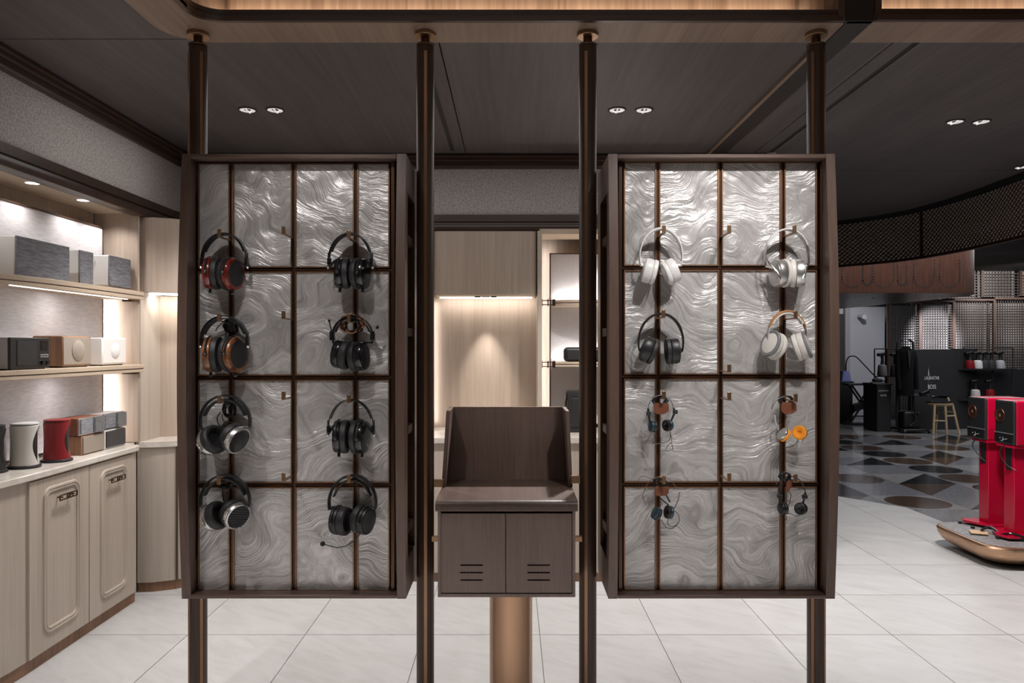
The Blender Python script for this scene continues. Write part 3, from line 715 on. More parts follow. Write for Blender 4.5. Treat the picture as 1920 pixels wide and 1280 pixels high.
SL = [py2z(1087, 2.77), py2z(1073, 2.77), py2z(1059, 2.77)]
kdoor(px2x(826, 2.77), px2x(947.4, 2.77), SL); kdoor(px2x(949, 2.77), px2x(1072, 2.77), SL)
# upstand with tapered wings
zt = 1.212
obj('back_screen', G().prism([(-.287, 3.19, .898), (.247, 3.19, .898), (.236, 3.19, zt), (-.272, 3.19, zt)], (0, .018, 0)), M['kiosk'], kt)
for sgn, xb, xt in ((-1, -.2885, -.269), (1, .2485, .234)):
    def P(d, y, top): return (((xt if top else xb)-sgn*d), y, zt if top else .898)
    rings = [[P(0, 3.01, False), P(.016, 3.01, False), P(.016, 3.208, False), P(0, 3.208, False)],
             [P(0, 3.01, True), P(.016, 3.01, True), P(.016, 3.208, True), P(0, 3.208, True)]]
    obj('wing', G().loft([[Vector(p) for p in r] for r in rings]), M['kiosk'], kt, .003)
obj('column', G().lathe([(0, .0865), (kz0, .0865)], (-.004, 2.98, 0), (0, 0, 1), n=48), M['column'], kt)
obj('column_base', G().lathe([(0, .14), (.012, .14)], (-.004, 2.98, 0), (0, 0, 1), n=48), M['bronze_dark'], kt, .003)
g = G().box(-.316, -.28, 2.98, 3.0, .905, .935).box(.24, .276, 2.98, 3.0, .92, .95).box(-.316, -.278, 2.9, 2.92, .705, .725).box(.237, .276, 2.9, 2.92, .705, .725)
obj('bracket', g, M['brass'], kt)

# ------------------------------------------------------------------ headphones
HYP = 2.735
def H(px, py, dy=0): return WP(px, py, HYP)+Vector((0, dy, 0))
S = HYP/F                                             # metres per pixel on that plane
def vrot(roll, yaw, sgn):
    """outward axis of a cup: sgn=-1 left, +1 right. roll>0 tips the outer face down, yaw>0 turns the outer face to the camera"""
    a = Vector((sgn, 0, 0))
    a = Vector((sgn*math.cos(rad(yaw)), -math.sin(rad(yaw)), 0))
    axis = Vector((0, 1, 0))
    R = Matrix.Rotation(rad(roll)*sgn, 3, axis)
    a = R @ a; f = R @ Vector((-math.sin(rad(yaw))*sgn, -math.cos(rad(yaw)), 0)); u = R @ Vector((0, 0, 1))
    return a.normalized(), f.normalized(), u.normalized()
def bandpath(ax, ay, hw, h, t0=-100, t1=100, n=26, flat=1.0):
    """arc in pixels: apex (ax, ay), half width hw, vertical radius h"""
    out = []
    for i in range(n+1):
        t = rad(t0+(t1-t0)*i/n); sx, cz = math.sin(t), math.cos(t)
        sx = math.copysign(abs(sx)**flat, sx)
        out.append((ax+hw*sx, ay+h-h*cz))
    return out
def cup(t, c, sgn, roll, yaw, r, pad=.028, shell=.022, m_pad='leather', m_shell='black', m_ring=None, m_face='grille', eu=1.08, hole=.55, ribs=False, face_in=.82, face_out=.0):
    """ear cup: part ear_cup with cushion, ring and grille as sub-parts; c = world centre of the joint between pad and shell"""
    a, f, u = vrot(roll, yaw, sgn)
    sh = obj('ear_cup', G().lathe([(-.002, r*.9), (0, r*.97), (.004, r), (shell*.7, r), (shell, r*.95), (shell+.001, r*face_in)], c, a, f, 28, 1, eu), M[m_shell], t)
    obj('ear_cushion', G().lathe([(-.001, r*.9), (-.004, r*1.0), (-pad*.4, r*1.03), (-pad*.85, r*.98), (-pad, r*.84), (-pad*.97, r*.70), (-pad*.6, r*hole), (-pad*.3, r*hole*.95)], c, a, f, 28, 1, eu), M[m_pad], sh)
    if m_ring:
        obj('ring', G().lathe([(shell-.008, r*1.0), (shell-.006, r*1.025), (shell-.001, r*1.02), (shell+.003, r*.95), (shell+.002, r*face_in)], c, a, f, 28, 1, eu, cap=False), M[m_ring], sh)
    fo = face_out
    obj('outer_face', G().lathe([(shell-.002, r*face_in), (shell+.001+fo*.3, r*face_in*.97), (shell+.001+fo*.8, r*face_in*.6), (shell+.001+fo, r*.05)], c, a, f, 28, 1, eu), M[m_face], sh)
    if ribs:
        g = G()
        for k in range(-4, 5):
            w_ = r*face_in*.95*math.sqrt(max(0, 1-(k/5)**2))
            g.obox(c+a*(shell+.002+fo)+u*(k*r*face_in/5*eu), f*w_, a*.001, u*.0012)
        obj('grille_slats', g, M['dark_grey'], sh)
    return a, f, u
def yoke(t, c, a, f, u, r, end, m='black', out=.01, sc=1.08, eu=1.08, rr=.0032, drop=0, name='yoke'):
    pts = []
    for i in range(13):
        ph = PI*i/12
        pts.append(c+f*(math.cos(ph)*r*sc)+u*(math.sin(ph)*r*sc*eu-drop)+a*out)
    g = G().tube(pts, rr, 6)
    top = pts[6]; g.tube([top, (top+end)/2+a*.003, end], rr*1.3, 6)
    for q in (pts[0], pts[-1]):
        g.sphere(q, rr*2.0, 8)
    return obj(name, g, M[m], t)
def cable(t, pts, r=.0016, m='black', name='cable', n=5):
    # smooth catmull-rom through points
    P = [Vector(p) for p in pts]; out = []
    for i in range(len(P)-1):
        p0, p1, p2, p3 = P[max(i-1, 0)], P[i], P[i+1], P[min(i+2, len(P)-1)]
        for k in range(6):
            s_ = k/6
            out.append(.5*((2*p1)+(p2-p0)*s_+(2*p0-5*p1+4*p2-p3)*s_*s_+(3*p1-p0-3*p2+p3)*s_**3))
    out.append(P[-1])
    return obj(name, G().tube(out, r, n), M[m], t)
def coil(t, cx, cy, rw, rh, turns, r=.0022, m='black', dy=.03, seed=1, name='cable'):
    rr = random.Random(seed); pts = []
    for i in range(turns*8):
        a = 2*PI*i/8; k = .75+.35*rr.random()
        pts.append(H(cx+rw*k*math.cos(a)+rr.uniform(-1, 1)*rw*.12, cy+rh*k*math.sin(a), dy+rr.uniform(-.012, .012)))
    return cable(t, pts, r, m, name)
def start(label, px, py, group='headphones hanging on the panels'):
    return thing('headphones', label, 'headphones', H(px, py), group)
def W_(w): return Vector((0, w, 0))
def pts3(pp, dy=0): return [H(x, y, dy) for x, y in pp]

def planar(label, ax, ay, hw, h, lc_, rc_, r, m_shell, m_ring, m_face, yaw=(4, 8), roll=(0, 0), strap_w=.058, double=False, dy=0, pad=.026, shell=.024):
    """big planar pair: leather strap under a spring band, sliders, fork yokes, cable sockets at the bottom"""
    t = start(label, ax, ay)
    bp_ = bandpath(ax, ay, hw, h, -98, 98, 26)
    obj('headband', G().strap(pts3(bp_), W_(strap_w*.55), .0028), M['black'], t)
    sp = bandpath(ax, ay+ (5 if double else 2), hw*.93, h*.96, -72, 72, 20)
    wv = [W_(strap_w*(.55+.45*math.sin(PI*i/20))) for i in range(21)]
    obj('strap', G().strap(pts3(sp), wv, .003), M['leather'], t)
    for k, (sgn, c0, e_) in enumerate(((-1, lc_, bp_[0]), (1, rc_, bp_[-1]))):
        c = H(*c0, dy)
        a, f, u = cup(t, c, sgn, roll[k], yaw[k], r, pad, shell, 'leather', m_shell, m_ring, m_face, 1.06, .6, False, .80, .003)
        e3 = H(*e_)
        sl = obj('slider', G().obox(e3+Vector((0, 0, .006)), (.006, 0, 0), (0, .011, 0), (0, 0, .014)), M['blackgloss'], t, .002)
        obj('rod', G().tube([e3+Vector((sgn*.004, 0, -.02)), e3+Vector((sgn*.004, 0, .04))], .0022, 6), M['dark_grey'], t)
        obj('screw', G().sphere(e3+Vector((sgn*.004, -.004, -.016)), .0055, 8), M['silver'], t)
        yoke(t, c, a, f, u, r, e3+Vector((sgn*.003, 0, -.014)), 'black', shell*.45, 1.06, 1.0, .0042)
        g = G(); ps = c-u*r*1.04+a*shell*.45
        g.tube([ps, ps-u*.014-f*-.004], .0055, 8)
        sk = obj('cable_socket', g, M['black'], t)
        obj('socket_ring', G().tube([ps-u*.0135, ps-u*.017], .0062, 10), M['silver'], sk)
        g = G()
        for sg in (-1, 1): g.sphere(c+f*(r*1.06*sg)+a*shell*.45, .0058, 8)
        obj('pivot', g, M['silver'], t)
    return t

t = planar('planar headphones with red lacquered rings, top of the left column', 421, 437, 42, 50, (400, 512), (432, 514), .0565, 'redwood', None, 'grille', (4, 16))
t = planar('planar headphones with striped wood rings and a cable bundle in the loop', 421, 592, 43, 44, (401, 664), (437, 664), .063, 'zebra', None, 'grille', (4, 16), double=True)
coil(t, 425, 610, 11, 14, 6, .0035, 'black', .04, 3)
obj('cable_wrap', G().tube([H(428, 600, .02), H(432, 622, .02)], .010, 10), M['dark_grey'], t)
cable(t, [H(400, 620, .02), H(407, 610, .02), H(418, 604, .02), H(424, 612, .02), H(416, 632, .03)], .0022, 'grey', 'jack_lead')
t = planar('all-black planar headphones with grey edge light, upper right of the left panel', 657, 437, 40, 50, (643, 512), (675, 513), .054, 'blackgloss', None, 'blackgloss', (2, 10))
t = planar('all-black planar headphones with a thin headband, third down on the right', 658, 748, 42, 52, (641, 818), (674, 819), .058, 'blackgloss', None, 'blackgloss', (0, 8), strap_w=.020)

# black pair with long rods and copper braided cable
t = start('black headphones with extended rods and a copper braided cable coil', 660, 592)
bp_ = bandpath(661, 592, 38, 40, -92, 92)
obj('headband', G().strap(pts3(bp_), W_(.03), .004), M['black'], t)
obj('strap', G().strap(pts3(bandpath(661, 596, 34, 40, -70, 70)), W_(.036), .003), M['leather'], t)
for sgn, c0, ro, ya, e_ in ((-1, (642, 664), -10, -14, bp_[0]), (1, (672, 668), -4, 14, bp_[-1])):
    c = H(*c0); a, f, u = cup(t, c, sgn, ro, ya, .047, .03, .026, 'leather', 'blackgloss', None, 'black', 1.15, .6, sgn > 0, .8, .004)
    e3 = H(*e_)
    obj('slider', G().obox(e3+Vector((0, 0, .008)), (.008, 0, 0), (0, .013, 0), (0, 0, .018)), M['blackgloss'], t, .003)
    obj('yoke', G().tube([e3, e3+Vector((-sgn*.004, 0, -.02)), c+u*.05+a*.012, c+u*.03+a*.02], [.006, .005, .008, .005], 8), M['blackgloss'], t)
obj('rod', G().tube([H(622, 622), H(617, 601)], .0028, 6), M['dark_grey'], t)
obj('rod', G().tube([H(696, 637), H(709, 611)], .0030, 6), M['silver'], t)
obj('rod_tip', G().tube([H(617.5, 603), H(616.8, 599)], .005, 8), M['black'], t); obj('rod_tip', G().tube([H(706.5, 616), H(709, 611)], .005, 8), M['black'], t)

coil(t, 661, 608, 20, 16, 7, .0034, 'bronze_dark', .0, 8, 'braided_cable'); coil(t, 661, 606, 23, 17, 5, .0030, 'braid', .0, 11, 'braided_cable')
coil(t, 661, 610, 17, 13, 5, .0034, 'black', .005, 12, 'braided_cable')

# the two silver-rimmed pairs low on the left column
def hifi(label, ax, ay, hw, h, L, R, r, ribs, m_face, seed):
    t = start(label, ax, ay)
    bp_ = bandpath(ax, ay, hw, h, -100, 100)
    obj('headband', G().strap(pts3(bp_), W_(.028), .0055), M['black'], t)
    obj('head_pad', G().strap(pts3(bandpath(ax, ay+8, hw*.88, h*.95, -68, 68)), W_(.034), .007), M['leather'], t)
    for sgn, (px, py, ro, ya), e_ in ((-1, L, bp_[0]), (1, R, bp_[-1])):
        c = H(px, py); a, f, u = cup(t, c, sgn, ro, ya, r, .032, .022, 'leather', 'silver', None, m_face, 1.0, .58, ribs, .88, .002)
        e3 = H(*e_)
        obj('yoke', G().tube([e3+Vector((0, 0, .03)), e3, c+u*r*1.0+a*.012], [.006, .007, .006], 8), M['dark_grey'], t)
        g = G().obox(c-f*-r*1.01+a*.011, f*.002, a*.006, u*.016); g.sphere(c+f*r*1.02+a*.011, .004, 8)
        obj('pivot', g, M['chrome'], t)
    return t
t = hifi('silver-rimmed headphones with solid black faces and a cable bundle', 422, 741, 47, 50, (398, 826, 32, -26), (441, 822, 26, 22), .054, False, 'blackgloss', 1)
coil(t, 424, 768, 11, 14, 6, .0034, 'black', .03, 5)
obj('cable_wrap', G().sphere(H(424, 758, .015), .011, 10, 1, 1, 1.6), M['dark_grey'], t)
cable(t, [H(410, 772, .02), H(403, 785, .02), H(407, 798, .02), H(416, 810, .02)], .002); cable(t, [H(412, 778, .02), H(416, 790, .02), H(430, 793, .03)], .0017)
t = hifi('silver-rimmed headphones with slatted grille faces at the bottom left', 422, 890, 46, 50, (402, 968, 24, -18), (441, 964, 22, 34), .052, True, 'grille', 2)
coil(t, 421, 908, 12, 10, 7, .004, 'black', .03, 9)
cable(t, [H(413, 918, .02), H(413, 940, .03), H(420, 960, .03)], .002)
# gaming headset
t = start('black headset with a boom microphone at the bottom of the left panel', 660, 890)
bp_ = bandpath(661, 891, 44, 52, -102, 102)
obj('headband', G().strap(pts3(bp_), W_(.034), .007), M['black'], t)
obj('head_pad', G().strap(pts3(bandpath(661, 899, 39, 58, -62, 62)), W_(.036), .006), M['leather'], t)
for sgn, c0, ro, ya, e_ in ((-1, (639, 976), -2, -18, bp_[0]), (1, (681, 974), 8, 24, bp_[-1])):
    c = H(*c0); a, f, u = cup(t, c, sgn, ro, ya, .047, .032, .026, 'leather', 'black', None, 'dark_grey', 1.12, .6, False, .82, .006)
    e3 = H(*e_); yoke(t, c, a, f, u, .047, e3, 'black', .013, 1.08, 1.05, .004)
bm2 = obj('microphone_boom', G().tube([H(677, 998, -.02), H(668, 1008, -.05), H(655, 1015, -.06), H(640, 1018, -.06), H(625, 1016.5, -.05), H(616, 1014, -.05)], .0022, 6), M['black'], t)
obj('microphone_tip', G().sphere(H(611.5, 1012.5, -.05), .0095, 12), M['blackmat'], bm2)

# wireless pairs of the right panel
def wireless(label, ax, ay, hw, h, L, R, r, m_band, m_pad, m_shell, m_face, m_arm=None, eu=1.15, bw=.032, bt=.009, tip=104, m_ring=None, thin_from=None, pad=.02, shell=.028, fo=.006, strip=None):
    t = start(label, ax, ay)
    n = 30; bp_ = bandpath(ax, ay, hw, h+6, -tip-4, tip+4, n)
    cut = 6
    th = [bt*(.55+.45*math.sin(PI*i/n)) for i in range(n+1)]
    wd = [W_(bw*(.6+.4*math.sin(PI*i/n))) for i in range(n+1)]
    pp = pts3(bp_)
    obj('headband', G().strap(pp[cut:n-cut+1], wd[cut:n-cut+1], th[cut:n-cut+1]), M[m_band], t)
    if strip:
        ip = pts3(bandpath(ax, ay+4, hw*.9, h*.93, -58, 58, 20))
        obj('head_pad', G().strap(ip, W_(bw*.9), .007), M[strip], t)
    for a_, b_ in ((0, cut+1), (n-cut, n+1)):
        obj('arm', G().strap(pp[a_:b_], wd[a_:b_], [q*.8 for q in th[a_:b_]]), M[m_arm or m_band], t, .0008)
    for sgn, (px, py, ro, ya), e_ in ((-1, L, pp[0]), (1, R, pp[-1])):
        c = H(px, py); a, f, u = cup(t, c, sgn, ro, ya, r, pad, shell, m_pad, m_shell, m_ring, m_face, eu, .6, False, .8, fo)
        obj('hinge', G().tube([e_+Vector((0, 0, .012)), e_, c+u*r*eu*.35+a*shell*.85], [.0045, .0055, .006], 8), M[m_arm or m_shell], t)
    return t
wireless('all-white wireless headphones at the top left of the right panel', 1239, 429, 40, 46, (1221, 509, -14, -4), (1255, 510, -24, 2), .040, 'white', 'white', 'white', 'white', eu=1.15)
t = wireless('white and silver headphones with metal forks at the top right of the right panel', 1475, 430, 41, 46, (1466, 512, 0, 12), (1492, 512, 0, 14), .047, 'white', 'offwhite', 'silver', 'silver', 'silver', eu=1.1, bw=.034, bt=.006, pad=.022)
for px, sgn in ((1456, -1), (1504, 1)):
    obj('fork', G().tube([H(1475+sgn*41, 478), H(1475+sgn*38, 492, -.02), H(1475+sgn*26, 512, -.045), H(1475+sgn*20, 524, -.05)], [.003, .0035, .003, .003], 6), M['chrome'], t)
wireless('all-black wireless headphones in the second row of the right panel', 1239, 588, 42, 48, (1219, 657, -22, 0), (1258, 658, -4, 2), .040, 'black', 'leather', 'black', 'dark_grey', eu=1.2, bt=.008)
wireless('white headphones with a tan leather headband in the second row', 1476, 583, 37, 46, (1453, 648, -22, 26), (1500, 650, -20, 24), .043, 'tan', 'offwhite', 'offwhite', 'offwhite', 'lightgrey', eu=1.18, strip='offwhite', bw=.028, m_ring='grey', bt=.006)

def onear(label, ax, ay, hw, h, cups, m_band, m_pad, m_shell, holder, r, band_t=(-80, 80), bt=.003, knuckle=True, bw=.006, gap=None):
    t = start(label, ax, ay)
    bp_ = bandpath(ax, ay, hw, h, *band_t)
    obj('headband', G().strap(pts3(bp_), W_(bw), bt), M[m_band], t)
    for sgn, (px, py, ro, ya, up) in zip((-1, 1), cups):
        c = H(px, py); a, f, u = cup(t, c, sgn, ro, ya, r, .014, .008, m_pad, m_shell, None, m_shell, 1.0, .3, False, .8, .003)
        if knuckle:
            e3 = H(*(bp_[0] if sgn < 0 else bp_[-1])); k = H(*up)
            obj('stem', G().tube([e3, (e3+k)/2, k], [.0035, .0045, .004], 6).tube([k+Vector((-.008, 0, 0)), k+Vector((.008, 0, 0))], .008, 10), M['black'], t)
            obj('arm', G().tube([k, c+a*.012+u*.01], .0035, 6), M['black'], t)
    if holder:
        (hx, hy_, w_, h_) = holder
        hex_ = [(-1, .7), (-.8, 1), (.9, .95), (1, .5), (1, -.45), (.35, -1), (-.6, -1), (-1, -.5)]
        cb = obj('cable_holder', G().prism([H(hx+a*w_, hy_-b*h_, -.022) for a, b in hex_], (0, .006, 0)), M['brown_leather'], t, .001)
        obj('snap', G().sphere(H(hx, hy_+h_*.8, -.024), .003, 8), M['brass'], cb)
        coil(t, hx, hy_-h_-3, w_*.95, 8, 6, .0024, 'black', .012, int(hx), 'cable')
    return t
t = onear('small dark teal on-ear headphones with a brown cable holder, third row', 1239, 741, 24, 28, ((1223, 799, -8, 16, (1216, 775)), (1253, 797, -4, -34, (1266, 772))), 'grey', 'black', 'teal', (1238, 765, 14, 10.5), .0215, (-82, 82))
cable(t, [H(1255, 808, -.01), H(1258, 826, -.01), H(1250, 836, -.01), H(1248, 844, -.01), H(1260, 842, -.01), H(1257, 828, -.01)], .0012)
cable(t, [H(1226, 812, -.01), H(1228, 826, -.01), H(1224, 832, -.01), H(1240, 829, -.01), H(1254, 824, -.01), H(1256, 810, -.01)], .0012)
t = onear('on-ear headphones with orange foam pads and a steel band, third row', 1478, 742, 32, 30, ((1469, 814, -35, 6, (0, 0)), (1500, 811, 15, -50, (0, 0))), 'chrome', 'orange', 'silver', (1475.5, 764, 14, 11), .026, (-80, 10), .0028, False)
obj('band_arm', G().tube([H(1452.5, 778), H(1454, 792), H(1460, 806)], [.004, .004, .0025], 8), M['lightgrey'], t)
obj('band_arm', G().tube([H(1514, 775), H(1511.5, 788), H(1508, 800)], [.0035, .0035, .0025], 8), M['lightgrey'], t)
cable(t, [H(1496, 825), H(1490, 834), H(1480, 838), H(1470, 838, .01), H(1466, 825, .02)], .0012)
t = onear('on-ear headphones with a thin pale band and looping cable, bottom row', 1239, 893, 34, 44, ((1230, 962, -32, 10, (0, 0)), (1255, 960, 10, -14, (0, 0))), 'brass', 'leather', 'teal', (1238.5, 918.5, 13, 9), .024, (-88, 62), .0018, False, .004)
obj('band_arm', G().tube([H(1204.5, 929), H(1207, 938), H(1211.5, 945)], .0022, 6), M['grey'], t)
obj('band_arm', G().tube([H(1274, 922), H(1272, 936), H(1266, 950), H(1260, 957)], .0022, 6), M['grey'], t)
obj('stem', G().tube([H(1248, 926), H(1256, 941)], .0032, 6).tube([H(1238, 934), H(1254, 947)], .0028, 6), M['black'], t)
cable(t, [H(1240, 974), H(1247, 986), H(1257, 991), H(1268, 985), H(1274, 974), H(1270, 962), H(1262, 955)], .0013)
cable(t, [H(1252, 973), H(1253, 983), H(1260, 987), H(1270, 983)], .0012)
t = onear('black on-ear headphones with a bunched cable at the bottom right', 1484, 893, 27, 40, ((1467, 953, 0, 14, (1462, 930)), (1502, 953, 4, -52, (1509, 931))), 'dark_grey', 'black', 'black', None, .0225, (-60, 75))
coil(t, 1472, 893, 10, 7, 6, .0028, 'black', .0, 4)
obj('cable_holder', G().prism([H(x, y, -.015) for x, y in ((1472, 902), (1482, 899), (1482, 908), (1477, 920), (1471, 920))], (0, .006, 0)), M['brown_leather'], t)
obj('jack', G().tube([H(1455, 909), H(1458, 904)], .002, 6), M['brass'], t)
cable(t, [H(1477, 961), H(1485, 964), H(1494, 967), H(1502, 964)], .0013)
cable(t, [H(1475, 922), H(1475, 948), H(1480, 944), H(1483, 926), H(1477, 924)], .0012)
cable(t, [H(1466, 966), H(1468, 975), H(1474, 974), H(1475, 967)], .0012)

# ------------------------------------------------------------------ products on the left shelves and counter
def boxspk(name, label, y0, y1, z0, z1, x0, x1, m_body, m_front, cat='speaker', group=None, bev=.006, frame=.0, m_frame=None):
    """box against the left wall: front faces +X"""
    t = thing(name, label, cat, ((x0+x1)/2, (y0+y1)/2, z0), group)
    obj('body', G().box(x0, x1-.008, y0, y1, z0, z1), M[m_body], t, bev)
    obj('front_grille', G().box(x1-.009, x1, y0+frame, y1-frame, z0+frame, z1-frame), M[m_front], t, bev*.6)
    return t
Z1S = 1.797; Z2S = 1.366; ZT = .902
t = boxspk('bookshelf_speaker', 'wide grey cloth-fronted speaker on the upper left shelf', 3.342, 3.745, Z1S, 1.979, -2.40, -2.25, 'offwhite', 'grey_cloth', group='speakers on the upper left shelf')
t = boxspk('bookshelf_speaker', 'narrow grey cloth-fronted speaker in the middle of the upper shelf', 3.833, 3.957, Z1S, 1.977, -2.40, -2.25, 'white', 'grey_cloth', group='speakers on the upper left shelf')
t = boxspk('bookshelf_speaker', 'small raised grey cloth-fronted speaker at the end of the upper shelf', 4.118, 4.348, Z1S+.016, 1.985, -2.40, -2.25, 'white', 'grey_cloth', group='speakers on the upper left shelf')
obj('base', G().box(-2.37, -2.26, 4.14, 4.33, Z1S, Z1S+.016), M['lightgrey'], t)
cable(t, [(-2.33, 4.116, 1.95), (-2.36, 4.06, 1.93), (-2.39, 4.0, 1.90)], .003, 'lightgrey')
# radios
t = thing('radio', 'black radio with a button panel on the lower left shelf', 'radio', (-2.32, 3.44, Z2S), 'radios on the lower left shelf')
obj('body', G().box(-2.40, -2.262, 3.30, 3.58, Z2S+.006, 1.515), M['lightgrey'], t, .004)
fr = obj('front_panel', G().box(-2.262, -2.25, 3.30, 3.58, Z2S+.006, 1.515), M['black'], t, .003)
obj('speaker_grille', G().box(-2.2505, -2.248, 3.345, 3.485, Z2S+.02, 1.50), M['grille'], fr)
obj('screen', G().box(-2.2505, -2.248, 3.515, 3.565, 1.455, 1.50), M['blackgloss'], fr)
g = G()
for i in range(5):
    for j in range(2): g.box(-2.2505, -2.2475, 3.512+i*.0125, 3.517+i*.0125, 1.432-j*.010, 1.436-j*.010)
obj('buttons', g, M['letter'], fr)
g = G()
for y in (3.522, 3.556): g.lathe([(0, .012), (.012, .011)], (-2.25, y, 1.397), (1, 0, 0), n=16)
obj('dials', g, M['blackgloss'], fr)
obj('feet', G().box(-2.39, -2.37, 3.32, 3.56, Z2S, Z2S+.006).box(-2.28, -2.26, 3.32, 3.56, Z2S, Z2S+.006), M['black'], t)
def dome_radio(label, y0, y1, z1, m_body, m_face, rd):
    t = thing('radio', label, 'radio', (-2.32, (y0+y1)/2, Z2S), 'radios on the lower left shelf')
    z0 = Z2S+.006
    obj('body', G().box(-2.40, -2.25, y0, y1, z0, z1), M[m_body], t, .006)
    f_ = obj('front_grille', G().box(-2.254, -2.248, y0+.008, y1-.008, z0+.008, z1-.008), M[m_face], t, .002)
    zc = (z0+z1)/2+.002; yc = y0+(y1-y0)*.52
    obj('round_speaker', G().lathe([(0, rd), (.004, rd*.98), (.010, rd*.75), (.013, rd*.35), (.0135, .001)], (-2.249, yc, zc), (1, 0, 0), n=28), M[m_face], f_)
    obj('feet', G().box(-2.39, -2.37, y0+.02, y1-.02, Z2S, z0).box(-2.28, -2.26, y0+.02, y1-.02, Z2S, z0), M['black'], t)
dome_radio('walnut-cased radio with a taupe round-domed front on the lower shelf', 3.683, 3.935, 1.527, 'walnut_box', 'taupe', .055)
dome_radio('white radio with a round-domed front at the end of the lower shelf', 4.043, 4.292, 1.522, 'white', 'white', .045)
# round speakers on the counter
def round_spk(label, px, Y, r, zt, m_body, m_cap):
    x = (px-CX)/F*Y
    t = thing('speaker', label, 'speaker', (x, Y, ZT), 'rounded speakers on the left counter')
    obj('base', G().lathe([(0, r*1.16), (.010, r*1.16), (.014, r*1.05)], (x, Y, ZT), (0, 0, 1), n=32), M['black'], t)
    # shell: cylinder with a crescent cut at one side, showing the black core
    n = 40; rings = []; z0, z1 = .014, zt-ZT
    view = math.atan2(-Y, -x); open_dir = view+rad(78)
    def half(h):                                        # half opening angle by height
        s_ = (h-z0)/(z1-z0); return rad(44)*max(0.02, math.sin(PI*min(1, max(0, s_*.93+.035))))**.8
    m_ = 16
    for k in range(m_+1):
        h = z0+(z1-z0)*k/m_; ha = half(h); rr = r*(1-.05*math.sin(PI*k/m_))
        ang = [open_dir+ha+(2*PI-2*ha)*i/n for i in range(n+1)]
        rings.append([Vector((x+rr*math.cos(a), Y+rr*math.sin(a), ZT+h)) for a in ang]+[Vector((x+rr*.9*math.cos(a), Y+rr*.9*math.sin(a), ZT+h)) for a in ang[::-1]])
    obj('shell', G().loft(rings), M[m_body], t)
    obj('core', G().lathe([(z0, r*.86), (z1-.004, r*.86)], (x, Y, ZT), (0, 0, 1), n=32), M['blackgloss'], t)
    obj('top_cap', G().lathe([(z1, r*.96), (z1+.004, r*.96), (z1+.005, r*.9)], (x, Y, ZT), (0, 0, 1), n=32).lathe([(z1+.009, r*.98), (z1+.015, r*.97), (z1+.016, r*.85)], (x, Y, ZT), (0, 0, 1), n=32), M[m_cap], t)
    obj('cap_gap', G().lathe([(z1+.003, r*.93), (z1+.010, r*.93)], (x, Y, ZT), (0, 0, 1), n=32), M['black'], t)
    return t
round_spk('dark rounded speaker cut by the left edge of the photo', -16, 3.34, .055, 1.10, 'black', 'black')
t = round_spk('off-white rounded speaker with a black crescent on the left counter', 46, 3.48, .060, 1.098, 'offwhite', 'white')
cable(t, [(-2.34, 3.50, ZT+.004), (-2.38, 3.44, ZT+.004), (-2.33, 3.40, ZT+.004), (-2.36, 3.36, ZT+.004)], .0025)
t = round_spk('red rounded speaker with a black crescent on the left counter', 107, 3.67, .060, 1.095, 'redpaint', 'redpaint')
cable(t, [(-2.31, 3.68, ZT+.004), (-2.35, 3.62, ZT+.004), (-2.31, 3.58, ZT+.004), (-2.36, 3.53, ZT+.004)], .0025)
# stacked small radios
t = boxspk('speaker', 'walnut box speaker with a taupe front under the clear-fronted radio', 3.852, 4.062, ZT, 1.003, -2.37, -2.245, 'walnut_box', 'taupe', bev=.003, frame=.006)
t = boxspk('speaker', 'white-framed box speaker with a dark front at the far end of the counter', 4.072, 4.285, ZT, 1.008, -2.37, -2.245, 'white', 'dark_grey', bev=.003, frame=.008)
def clear_radio(label, y0, y1, z0, z1, m_body, m_fr):
    t = thing('clear_radio', label, 'radio', (-2.31, (y0+y1)/2, z0), 'clear-fronted radios on the left counter')
    obj('body', G().box(-2.37, -2.262, y0, y1, z0+.004, z1), M[m_body], t, .003)
    f_ = obj('front_panel', G().box(-2.262, -2.252, y0+.002, y1-.002, z0+.004, z1-.001), M[m_fr], t, .002)
    ys = y0+(y1-y0)*.54
    obj('speaker_cloth', G().box(-2.252, -2.248, y0+.012, ys, z0+.012, z1-.008), M['grey_cloth'], f_)
    cl = obj('clear_cover', G().box(-2.252, -2.236, ys+.004, y1-.004, z0+.008, z1-.004), M['acrylic'], f_)
    g = G().lathe([(0, .02), (.004, .02)], (-2.251, (ys+y1)/2, z0+.045), (1, 0, 0), n=16).tube([(-2.245, (ys+y1)/2-.02, z0+.062), (-2.245, (ys+y1)/2+.02, z0+.05)], .003, 6).box(-2.25, -2.245, y1-.03, y1-.012, z0+.016, z0+.06)
    obj('works', g, M['dark_grey'], cl)
    obj('feet', G().box(-2.36, -2.35, y0+.01, y1-.01, z0, z0+.004).box(-2.28, -2.27, y0+.01, y1-.01, z0, z0+.004), M['black'], t)
clear_radio('clear-fronted radio in a brown case stacked on the walnut box speaker', 3.83, 4.052, 1.003, 1.098, 'brown_leather', 'silver')
clear_radio('clear-fronted grey radio stacked on the white-framed box speaker', 4.062, 4.275, 1.008, 1.10, 'lightgrey', 'grey')
